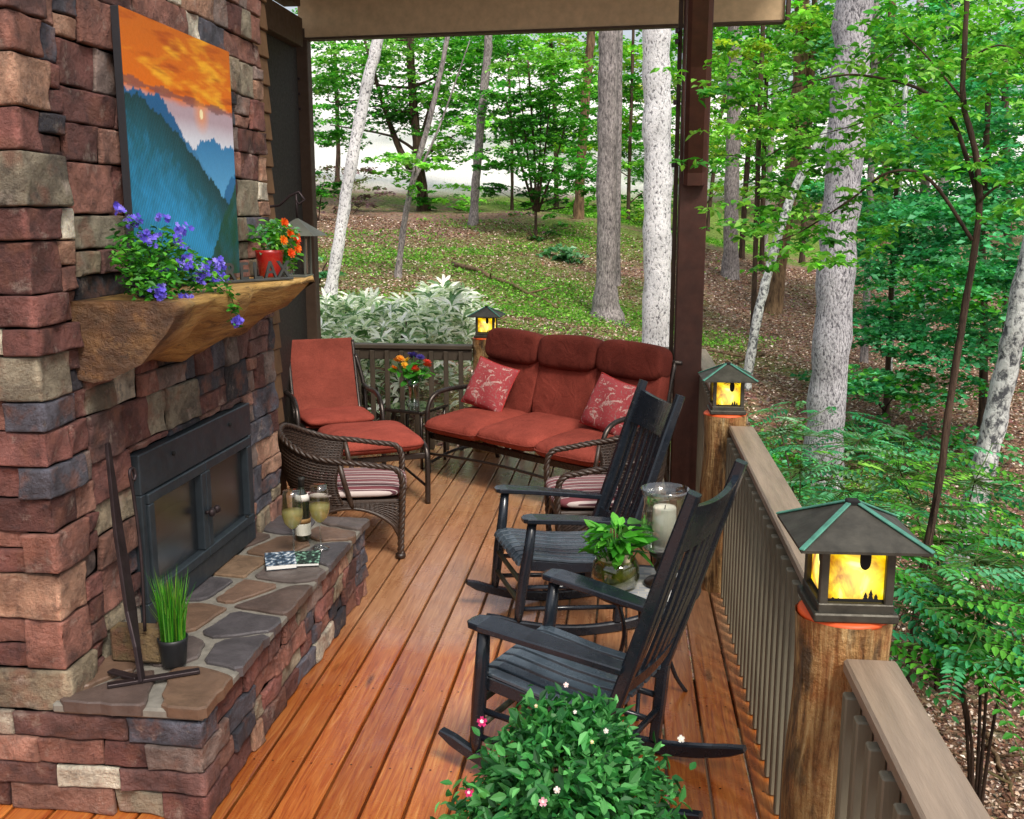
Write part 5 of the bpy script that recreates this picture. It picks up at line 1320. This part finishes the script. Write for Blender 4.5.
tree('multi-stemmed young tree with layered leaves, centre of the slope', (536, 213, 30), [(535, 170), (532, 120), (528, 60)], .05, .025, 'bark_dark',
     crown=[(510, 105, 30, 1.3, 1.2, .6, 1330, 0.133, Md + Dk), (555, 85, 30, 1.5, 1.3, .7, 1710, 0.133, Md + B), (585, 125, 30, 1.2, 1.2, .6, 1140, 0.133, B + Md), (500, 155, 29.5, 1.1, 1.1, .5, 950, 0.133, Dk + Md), (565, 165, 29.5, 1.4, 1.2, .5, 1330, 0.133, Md), (532, 130, 30, 1.4, 1.3, .6, 1330, 0.133, Md + Dk), (590, 180, 29, .9, .9, .35, 608, 0.125, Md), (490, 185, 29.5, .6, .6, .3, 342, 0.125, Dk), (540, 60, 30, 1.7, 1.4, .6, 1330, 0.133, B), (535, 195, 29.6, .9, .7, .3, 494, 0.117, Dk)],
     limbs=[([(535, 211, 30), (520, 160, 30), (505, 95, 30)], .05), ([(537, 211, 30), (545, 150, 30), (552, 80, 30)], .05), ([(538, 212, 30), (556, 160, 30), (574, 90, 30)], .045), ([(534, 211, 30), (527, 150, 30), (518, 70, 30)], .045), ([(536, 212, 30), (540, 150, 30), (541, 70, 30)], .04)])
tree('dark brown straight trunk left of the thick grey one', (578, 217, 34), [(580, 180), (584, 120), (589, 60), (592, 20), (596, -70)], .17, .13, 'bark_brown')
tree('thick grey trunk with flared roots behind the red sofa', (606, 328, 20), [(606, 280), (607, 180), (608, 90), (609, 20), (610, -80)], .20, .18, 'bark_grey', flare=.9)
tree('thin grey trunk close behind the thick grey one', (617, 292, 24), [(618, 200), (619, 120), (620, 30), (621, -60)], .075, .06, 'bark_grey')
tree('bright white trunk just left of the roof post', (656, 385, 14.5), [(657, 280), (658, 180), (657, 90), (656, 20), (655, -90)], .205, .185, 'bark_white', flare=.2)
tree('straight grey trunk just right of the roof post', (730, 279, 28), [(731, 220), (733, 150), (734, 80), (735, 20), (736, -70)], .205, .17, 'bark_grey')
tree('thin dark trunk beside the straight grey one', (742, 244, 32), [(747, 170), (753, 100), (757, 30), (760, -50)], .09, .07, 'bark_dark')
tree('brown forked trunk behind the big pale trunk', (773, 302, 24), [(782, 240), (792, 170), (799, 90), (802, 20), (803, -70)], .20, .15, 'bark_brown', limbs=[([(786, 210, 24), (800, 150, 24), (812, 60, 24), (816, -60, 24)], .16)])
tree('slim lichen-speckled trunk leaning right across the brown one', (747, 364, 14), [(757, 320), (768, 275), (788, 205), (812, 155), (832, 125), (856, 85)], .07, .05, 'bark_lichen', flare=.2)
tree('big pale grey trunk rising left of the nearest lantern', (821, 495, 11), [(826, 420), (833, 320), (840, 220), (847, 110), (854, 10), (858, -90)], .205, .18, 'bark_pale', flare=.15, nseg=22)
tree('grey white trunk leaning out of the right edge of the view', (955, 565, 8.5), [(972, 510), (990, 440), (1006, 370), (1024, 290), (1052, 160)], .105, .085, 'bark_lichen', flare=.15)
for i, (l, b, p, r, bk) in enumerate([
        ('thin far trunk at the left of a pair behind the straight grey trunk', (765, 240, 40), [(770, 160), (776, 60), (780, -40)], .12, 'bark_grey'),
        ('far dark trunk between the forked brown trunk and the big pale one', (802, 262, 36), [(806, 180), (812, 90), (815, -30)], .10, 'bark_dark'),
        ('slender pale stem inside the teal foliage', (890, 365, 16), [(893, 300), (897, 220), (903, 130), (908, 40)], .05, 'bark_lichen'),
        ('far grey trunk in the green thicket at the right', (940, 275, 30), [(943, 180), (947, 80), (950, -40)], .16, 'bark_grey'),
        ('leaning far trunk just right of the roof post', (708, 210, 44), [(716, 150), (722, 110), (735, 40)], .09, 'bark_dark'),
        ('far brown trunk high in the right thicket', (882, 262, 34), [(886, 170), (890, 60), (893, -40)], .15, 'bark_brown')]):
    tree(l, b, p, r, r * .75, bk)

# leafy understorey trees, right half
tree('dark thin sapling with long arching branches nearest the right railing', (906, 690, 5.8), [(918, 600), (938, 490), (950, 400), (966, 300), (979, 215), (975, 150), (963, 100), (966, 20), (970, -60)], .026, .012, 'bark_dark', flare=.2, autolimb=False,
     limbs=[([(980, 205, 5.8), (955, 125, 5.9), (925, 92, 6.0), (880, 78, 6.1), (835, 76, 6.2), (770, 95, 6.4)], .014), ([(972, 240, 5.8), (930, 180, 5.8), (890, 172, 5.8), (850, 200, 5.9), (800, 232, 6.0), (765, 245, 6.1)], .011), ([(976, 205, 5.8), (1000, 185, 5.7), (1040, 180, 5.6)], .010), ([(940, 480, 5.8), (925, 560, 5.7), (890, 640, 5.6)], .008), ([(963, 100, 5.8), (930, 60, 5.8), (900, 30, 5.8)], .008), ([(925, 92, 6), (870, 120, 6.1), (800, 140, 6.3)], .006), ([(966, 60, 5.8), (1000, 45, 5.7), (1030, 60, 5.6)], .007)],
     crown=[fill_area(735, 900, 70, 150, 24, 6.2, .24, 62, .052, [B, B, B + Md], .5, .4), fill_area(745, 880, 195, 255, 24, 6.0, .2, 52, .050, [B, B + Md], .5, .4), fill_area(880, 1030, 20, 110, 26, 5.8, .24, 58, .052, [B, Md + B], .5, .4), fill_area(860, 960, 150, 190, 26, 5.9, .18, 40, .048, [B, B + Md], .5, .3), fill_area(985, 1040, 160, 200, 24, 5.6, .2, 45, .05, [Md + B], .5, .3)], shape='fold')
tree('layered teal-green understorey tree at the right edge', (985, 400, 13), [(984, 330), (982, 240), (986, 150), (990, 60)], .06, .03, 'bark_dark',
     crown=[(1000, 175, 13, 1.1, 1, .4, 1890, 0.088, Tl), (960, 215, 12.5, .9, .9, .3, 1620, 0.088, Tl), (1005, 255, 12, 1.0, 1, .3, 1755, 0.088, Tl), (950, 285, 12, .9, .9, .3, 1485, 0.082, Tl + Md), (1010, 325, 12, .9, .9, .3, 1350, 0.082, Tl), (960, 345, 12, .9, .9, .25, 1350, 0.082, Tl), (1000, 110, 13, 1.1, 1, .4, 1620, 0.088, Md + Tl), (930, 150, 13, .8, .8, .3, 1080, 0.088, Md + Tl)])
tree('teal-green layered sapling beside the big pale trunk', (888, 385, 13.5), [(890, 320), (893, 250), (898, 160)], .045, .025, 'bark_dark',
     crown=[(890, 265, 13, .8, .8, .3, 1350, 0.082, Tl), (925, 320, 13, .8, .8, .25, 1215, 0.082, Tl), (880, 330, 12.5, .6, .6, .25, 1026, 0.082, Tl), (905, 385, 12, .9, .8, .2, 1134, 0.082, Tl + Md), (870, 220, 13.5, .6, .7, .3, 891, 0.082, Md + Tl), (915, 230, 13, .7, .7, .3, 1026, 0.082, Tl), (860, 385, 12, .5, .5, .15, 486, 0.075, Tl)])
tree('broad green beech crown above the right thicket', (925, 290, 24), [(925, 200), (922, 100), (920, 0)], .14, .08, 'bark_grey',
     crown=[(900, 45, 24, 2.2, 1.8, .9, 2470, 0.133, Md + B), (975, 80, 24, 2.2, 1.8, .9, 2470, 0.133, Md), (870, 130, 23, 1.6, 1.5, .6, 1520, 0.133, B + Md), (940, 150, 23, 1.8, 1.5, .6, 1710, 0.133, Md), (1010, 25, 23, 1.8, 1.5, .8, 1710, 0.133, B), (850, 20, 24, 1.5, 1.4, .7, 1330, 0.133, Md + B), (890, 200, 23, 1.3, 1.3, .5, 1140, 0.125, Md + Tl)])
tree('yellow-green leafy tree between the white trunk and the roof post', (690, 230, 40), [(690, 150), (688, 60), (686, -20)], .12, .07, 'bark_grey',
     crown=[(640, 70, 40, 1.8, 1.6, 1.4, 2090, 0.156, Yl + B), (645, 150, 40, 1.6, 1.5, 1.2, 1710, 0.156, B + Md), (715, 70, 40, 1.6, 1.5, 1.1, 1710, 0.156, Yl + B), (715, 140, 40, 1.3, 1.3, .9, 1140, 0.156, Yl), (640, 200, 39, 1.4, 1.3, .5, 950, 0.148, Md + B), (690, 20, 40, 2.5, 1.8, .9, 1900, 0.156, B)])
tree('bright green tree right of the straight grey trunk', (762, 262, 30), [(763, 200), (765, 120), (768, 40), (770, -30)], .08, .05, 'bark_dark',
     crown=[(750, 70, 30, 1.4, 1.3, .7, 1520, 0.133, B), (790, 40, 30, 1.6, 1.4, .7, 1710, 0.133, B + Md), (735, 140, 29, 1.1, 1.1, .5, 950, 0.125, B), (775, 120, 30, 1.2, 1.2, .6, 1140, 0.125, Md + B), (820, 90, 29, 1.3, 1.2, .6, 1330, 0.125, Md), (745, 190, 29, .9, .9, .35, 608, 0.117, Yl + B), (790, 190, 29, .9, .9, .4, 665, 0.117, Md), (830, 30, 29, 1.3, 1.2, .6, 1140, 0.125, B), (720, 25, 30, 1.2, 1.2, .6, 950, 0.125, B)])
tree('hanging bright maple spray left of the brown straight trunk', (556, 208, 42), [(556, 140), (552, 60), (548, -20)], .12, .07, 'bark_dark',
     crown=[(540, 45, 42, 2.3, 1.8, .8, 2090, 0.156, B), (600, 75, 42, 1.5, 1.5, 1.0, 1330, 0.156, B + Yl), (500, 55, 42, 1.6, 1.5, .8, 1330, 0.156, Md + B), (585, 45, 42, 1.8, 1.6, .8, 1330, 0.156, B), (450, 35, 42, 2.3, 1.8, .7, 1520, 0.156, Md), (620, 130, 42, 1.0, 1.0, 1.0, 855, 0.156, Yl + B)])

tree('tall feathery green tree filling the gap right of the big pale trunk', (868, 300, 19), [(870, 200), (873, 100), (876, 0), (878, -60)], .07, .05, 'bark_grey', crown=[fill_area(860, 1040, -10, 150, 42, 18, .8, 420, .095, [Md + B, B, Md + Tl])])
tree('feathery light green tree behind the slim leaning trunk', (755, 285, 21), [(757, 200), (760, 100), (764, 0), (765, -60)], .06, .04, 'bark_dark', crown=[fill_area(715, 860, -10, 215, 42, 20, .8, 340, .10, [B, B + Md, Yl + B, Md])])
tree('teal feathery hemlock-like tree deep in the right thicket', (1010, 330, 17), [(1008, 250), (1006, 150), (1004, 60)], .08, .05, 'bark_dark', crown=[fill_area(865, 1045, 120, 400, 44, 15.5, .75, 430, .085, [Tl, Tl, Tl + Md, Pl + Tl])])
tree('small green tree screening the meadow left of the brown trunk', (512, 206, 38), [(512, 150), (510, 100), (508, 50)], .07, .04, 'bark_dark', crown=[fill_area(455, 620, 70, 205, 40, 38, 1.3, 330, .17, [Md, B + Md, Dk + Md, B])])
tree('light green tree behind the two grey trunks', (628, 215, 38), [(630, 150), (632, 80), (634, 0)], .08, .05, 'bark_dark', crown=[fill_area(590, 705, 40, 215, 38, 38, 1.3, 320, .17, [B, Yl + B, Md + B])])
tree('bright green tree overhanging the meadow behind the leaning white trunk', (338, 195, 44), [(338, 140), (336, 80), (332, 0)], .12, .07, 'bark_dark', crown=[fill_area(305, 470, 28, 110, 40, 42, 1.5, 360, .18, [B, B + Md, Md]), (320, 140, 42, 1.2, 1.2, .6, 320, .18, Md), (450, 190, 40, 1.2, 1.1, .4, 260, .17, B)])
# far woods closing the view on the right and along the top
def woods(name, label, boxes, size, pal):
    sp = []
    for (px, py, Yc, rx, ry, rz, n, pl) in boxes: sp.append((tuple(at(px, py, Yc)), (rx, ry, rz), n, size, pl))
    o = crown_mesh(sp, None, name); tag(o, label, 'woods', kind='stuff')
bx_ = []
for px in range(700, 1060, 30):
    for py in (-10, 45, 100, 150, 195, 235): bx_.append((px + rng.uniform(-12, 12), py + rng.uniform(-12, 12), 52 + rng.uniform(-5, 9), 2.6, 2.2, 1.9, 420, (Dk + Md, Md, Md + B, Yl + B)[rng.integers(0, 4)]))
for px in range(290, 700, 36): bx_.append((px, 8 + rng.uniform(-15, 15), 58 + rng.uniform(-6, 6), 3.0, 2.4, 1.5, 420, (Md, B, Md + B)[rng.integers(0, 3)]))
for px in range(500, 705, 26):
    for py in (70, 115, 155, 190): bx_.append((px, py + rng.uniform(-12, 12), 60 + rng.uniform(-5, 5), 2.2, 2.0, 1.8, 300, (Md, Dk + Md, Md + B)[rng.integers(0, 3)]))
woods('distant_woods', 'dense green far-off wood closing the view at the right and along the top', bx_, .27, Md)

# low shrubs
def shrub(label, px, py, Y, r, n, size, pal, name='shrub', shape='kite', stems=5, cat='shrub'):
    b = gnd(px, py, Y); t = empty(name, b, label, cat)
    for i in range(stems):
        mb = MB(); q = Vector((rng.normal(0, r[0] * .5), rng.normal(0, r[1] * .5), r[2] * rng.uniform(.7, 1.5))); mb.tube(cap_pts([(0, 0, -.1), q * .5 + Vector((0, 0, .1 * r[2])), q], 3), [.018 * (1 - .1 * k) for k in range(7)], 5); mb.build('stem', 'bark_dark', t)
    crown_mesh([((0, 0, r[2] * .95), r, n, size, pal)], t, 'foliage', 'leaf', shape)
PB = [hx('6a5058'), hx('8a6e74'), hx('5a6a3a'), hx('7a8a5a')]
shrub('purplish brown twiggy shrub at the meadow edge on the far left', 350, 205, 34, (1.5, 1.2, .9), 900, .14, PB)
shrub('small dark green shrub beside the corner post on the far left', 318, 215, 30, (.8, .8, .9), 600, .14, Md + Dk)
shrub('low broad-leaved shrub at the foot of the dark brown trunk', 574, 226, 26, (.8, .7, .3), 260, .17, Pl)
shrub('dark brushy mound beneath the multi-stemmed young tree', 537, 218, 29, (1.2, .8, .45), 420, .13, Dk + PB)
shrub('low green shrub in the clearing right of the white trunk', 640, 215, 36, (1.5, 1.0, .4), 500, .15, B + Yl)
shrub('blue-green laurel leaves beside the corner post', 312, 172, 18, (.5, .5, .35), 240, .12, Pl, shape='oval')
shrub('dense low green bush below the big pale trunk on its left', 770, 432, 10.5, (.8, .7, .28), 800, .08, Tl + Md, shape='oval')
shrub('leafy seedlings at the foot of the big pale trunk', 830, 478, 9.6, (.9, .6, .25), 800, .08, Tl + Md, shape='oval')
shrub('dark green low thicket right of the big pale trunk', 900, 418, 12, (1.6, .9, .25), 1500, .09, Tl + Md)
shrub('small fresh green plant below the nearest lantern', 935, 640, 5.0, (.22, .2, .14), 120, .075, B + Md, shape='oval')

# compound-leaved saplings just outside the railing
def compound(parent, roots, pal, n, L=.34, lf=.062):
    Ps, Ss, Ds, Ns, Cs = [], [], [], [], []; mb = MB(hx('5a7a3a'))
    for _ in range(n):
        c, r, hdg = roots[rng.integers(0, len(roots))]
        p0 = Vector(c) + Vector((rng.normal(0, r[0]), rng.normal(0, r[1]), rng.normal(0, r[2]))); a = hdg + rng.normal(0, .7); Lk = L * rng.uniform(.7, 1.25); d = Vector((cos(a), sin(a), rng.normal(-.05, .15))).normalized(); sd = Vector((-d.y, d.x, rng.normal(0, .15))).normalized(); up = d.cross(sd)
        m = int(6 + 3 * Lk / L); pts = []; cc = np.array(pal[rng.integers(0, len(pal))]) * rng.normal(1, .18)
        for i in range(m + 1):
            t = i / m; q = p0 + d * (Lk * t) + Vector((0, 0, -.25 * Lk * t * t)); pts.append(q)
            if i == 0: continue
            for sg in ((-1, 1) if i < m else (0,)):
                Ps.append(q); Ss.append(lf * rng.uniform(.85, 1.1) * (1 - .25 * t)); Ds.append(d * (.35 if sg else 1) + sd * sg * .9 + Vector((0, 0, -.12))); Ns.append(Vector((rng.normal(0, .2), rng.normal(0, .2), 1))); Cs.append(cc * rng.normal(1, .08))
        mb.tube(pts, .0022, 4); mb.tube([Vector(c), (Vector(c) + p0) / 2 + Vector((0, 0, -.02)), p0], .003, 4)
    mb.build('leaf_stalks', 'leaf', parent)
    V, F, k = leaves(np.array(Ps), np.array(Ss), np.array(Ds), np.array(Ns), 'fold'); arrays_mesh('leaflets', V, F, np.repeat(np.clip(np.array(Cs), .01, 1), k, 0), 'leaf', parent)
def sapling(label, px, py, Y, roots, pal, n, **kw):
    b = gnd(px, py, Y); t = empty('locust_sapling', b, label, 'sapling'); rt = []
    for (x, y, Yc, r, h) in roots:
        c = at(x, y, Yc) - b; rt.append((tuple(c), r, h)); mb = MB(); mb.tube(cap_pts([(0, 0, -.1), (c.x * .3, c.y * .3, c.z * .6), tuple(c)], 4), [.012 * (1 - .08 * k) for k in range(9)], 6); mb.build('stem', 'bark_dark', t)
    compound(t, rt, pal, n, **kw)
sapling('feathery compound-leaved sapling right of the nearest lantern', 985, 745, 4.6, [(930, 590, 4.9, (.22, .2, .07), -.2), (990, 600, 4.7, (.25, .2, .07), -.4), (1010, 650, 4.4, (.18, .18, .05), -.6), (950, 640, 4.6, (.18, .15, .06), -.5), (975, 560, 5.2, (.25, .2, .07), 0.2)], Tl + Md, 190)
sapling('fern-like compound-leaved sapling behind the nearest lantern roof', 945, 600, 6.4, [(930, 505, 6.6, (.3, .25, .1), .3), (975, 480, 7, (.3, .25, .1), .1), (900, 470, 7.2, (.25, .25, .08), .8), (1005, 540, 6.0, (.25, .2, .08), -.3), (940, 540, 6.2, (.25, .2, .08), 0)], Tl + Md + B, 200, L=.38)
sapling('pale compound-leaved sapling between the two right lanterns', 800, 520, 8.2, [(800, 470, 8.4, (.35, .3, .1), 2.6), (845, 490, 8.0, (.3, .3, .1), .2), (780, 430, 9.0, (.3, .3, .1), 2.2), (860, 440, 9.0, (.3, .3, .08), .4), (820, 505, 7.6, (.25, .2, .06), -1.2)], Tl + Pl, 170, L=.36)

# rhododendron behind the far railing
rb = gnd(385, 380, 10.8); rh = empty('rhododendron', rb, 'big rhododendron with long leaves, glints painted silvery white, behind the far railing', 'shrub')
Ps, Ss, Ds, Ns, Cs = [], [], [], [], []
def dome(x, y): return 1.18 - .10 * ((x + 2.65) / 1.0) ** 2 - .08 * ((y - 10.8) / .9) ** 2 + .10 * sin(3.1 * x + 1) + .06 * sin(7 * x + 2 * y)
for i in range(1150):
    x = rng.uniform(-4.8, -1.7); y = rng.uniform(9.3, 12.4); top = dome(x, y); z = top - abs(rng.normal(0, .45)) - .02
    if z < -.7: continue
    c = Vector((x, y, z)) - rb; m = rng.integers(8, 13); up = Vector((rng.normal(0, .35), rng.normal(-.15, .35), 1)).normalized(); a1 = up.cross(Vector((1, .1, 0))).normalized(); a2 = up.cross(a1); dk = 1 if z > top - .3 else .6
    for j in range(m):
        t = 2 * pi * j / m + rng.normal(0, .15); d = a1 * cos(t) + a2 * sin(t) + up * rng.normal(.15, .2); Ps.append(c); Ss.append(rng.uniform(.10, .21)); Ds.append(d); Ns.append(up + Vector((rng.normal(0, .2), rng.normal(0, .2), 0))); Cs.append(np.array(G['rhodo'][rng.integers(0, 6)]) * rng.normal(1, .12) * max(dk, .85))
V, F, k_ = leaves(np.array(Ps), np.array(Ss), np.array(Ds), np.array(Ns), 'long'); arrays_mesh('foliage', V, F, np.repeat(np.clip(np.array(Cs), .01, 1), k_, 0), 'leaf_glossy', rh)
for i in range(16):
    mb = MB(); q = Vector((rng.uniform(-1.6, 1.2), rng.uniform(-1.2, 1.2), rng.uniform(.8, 1.5))); mb.tube(cap_pts([(q.x * .15, q.y * .15, -.1), (q.x * .6, q.y * .6, q.z * .55), q], 4), [.022 * (1 - .08 * k) for k in range(9)], 6); mb.build('stem', 'bark_dark', rh)

def fallen(label, a, b, Y0, Y1, r):
    p, q = gnd(*a, Y0), gnd(*b, Y1); e = empty('fallen_branch', p, label, 'branch'); mb = MB(); pts = []
    for i in range(9):
        w = p.lerp(q, i / 8); w.z = float(gz(w.x, w.y)[0]) + r * .7; pts.append(w - p + Vector((rng.normal(0, r), rng.normal(0, r), rng.uniform(0, r))))
    mb.tube(pts, [r * (1 - .07 * i) for i in range(9)], 7); mb.build('stem', 'bark_brown', e)
    for i in (3, 5, 6):
        m = MB(); d = Vector((rng.normal(0, .4), rng.normal(0, .4), .12)); m.tube([pts[i], pts[i] + d * .6, pts[i] + d], [r * .5, r * .35, r * .15], 5); m.build('twig', 'bark_brown', e)
fallen('long fallen branch lying across the mossy slope behind the sofa', (455, 262), (560, 292), 23, 19.5, .06)
fallen('fallen grey branch on the litter right of the roof post', (765, 330), (735, 345), 17.5, 16, .045)
fallen('thin fallen stick on the litter at the lower right', (985, 720), (1015, 770), 5.9, 5.2, .018)
fallen('fallen stick on the litter beside the leaning trunk at the right edge', (925, 455), (960, 430), 10.5, 12, .03)

for nm, cat, p, lb, sz, c in (('fallen_leaf', 'leaf', (-.62, 6.0, .004), 'small dark fallen leaf on the deck boards in front of the sofa', .07, hx('4a3a22')), ('seed_pod', 'seed', (.60, 1.62, .913), 'small pale seed pod lying on the near end of the railing', .03, hx('d8c8a8'))):
    mb = MB(c); mb.cushion((0, 0, .004), (sz, sz * .4, .009), .9, nu=14, nv=8, wob=.1); o = mb.build(nm, 'attr_matte'); o.location = p; o.rotation_euler.z = 2.4; tag(o, lb, cat)

# ================================================================== LIGHT
SUN_EL, SUN_AZ = radians(50), radians(150)       # azimuth measured clockwise from +Y
w = bpy.data.worlds.new('World'); scene.world = w; w.use_nodes = True
nt = w.node_tree; bg = nt.nodes['Background']; sky = nt.nodes.new('ShaderNodeTexSky'); sky.sky_type = 'NISHITA'; sky.sun_disc = False
sky.sun_elevation = SUN_EL; sky.sun_rotation = SUN_AZ; sky.air_density = 1.0; sky.dust_density = 5.0; sky.ozone_density = 1.0
hz = nt.nodes.new('ShaderNodeMix'); hz.data_type = 'RGBA'; hz.blend_type = 'MIX'; hz.inputs[0].default_value = .40; hz.inputs[7].default_value = (7.6, 7.7, 7.8, 1)   # bright summer haze
nt.links.new(sky.outputs[0], hz.inputs[6]); nt.links.new(hz.outputs[2], bg.inputs[0]); bg.inputs[1].default_value = .15
sl = bpy.data.lights.new('sun', 'SUN'); sl.energy = 2.8; sl.angle = radians(16); sl.color = (1, .95, .87)
so = bpy.data.objects.new('sun', sl); COL.objects.link(so)
dv = Vector((sin(SUN_AZ) * cos(SUN_EL), cos(SUN_AZ) * cos(SUN_EL), sin(SUN_EL)))
so.rotation_euler = dv.to_track_quat('Z', 'Y').to_euler(); so.location = (0, 0, 20)
scene.view_settings.view_transform = 'Standard'; scene.view_settings.look = 'None'; scene.view_settings.exposure = 0; scene.view_settings.gamma = 1
scene.cycles.max_bounces = 8; scene.cycles.transparent_max_bounces = 16; scene.cycles.caustics_reflective = False; scene.cycles.caustics_refractive = False
try: scene.cycles.use_denoising = True
except Exception: pass
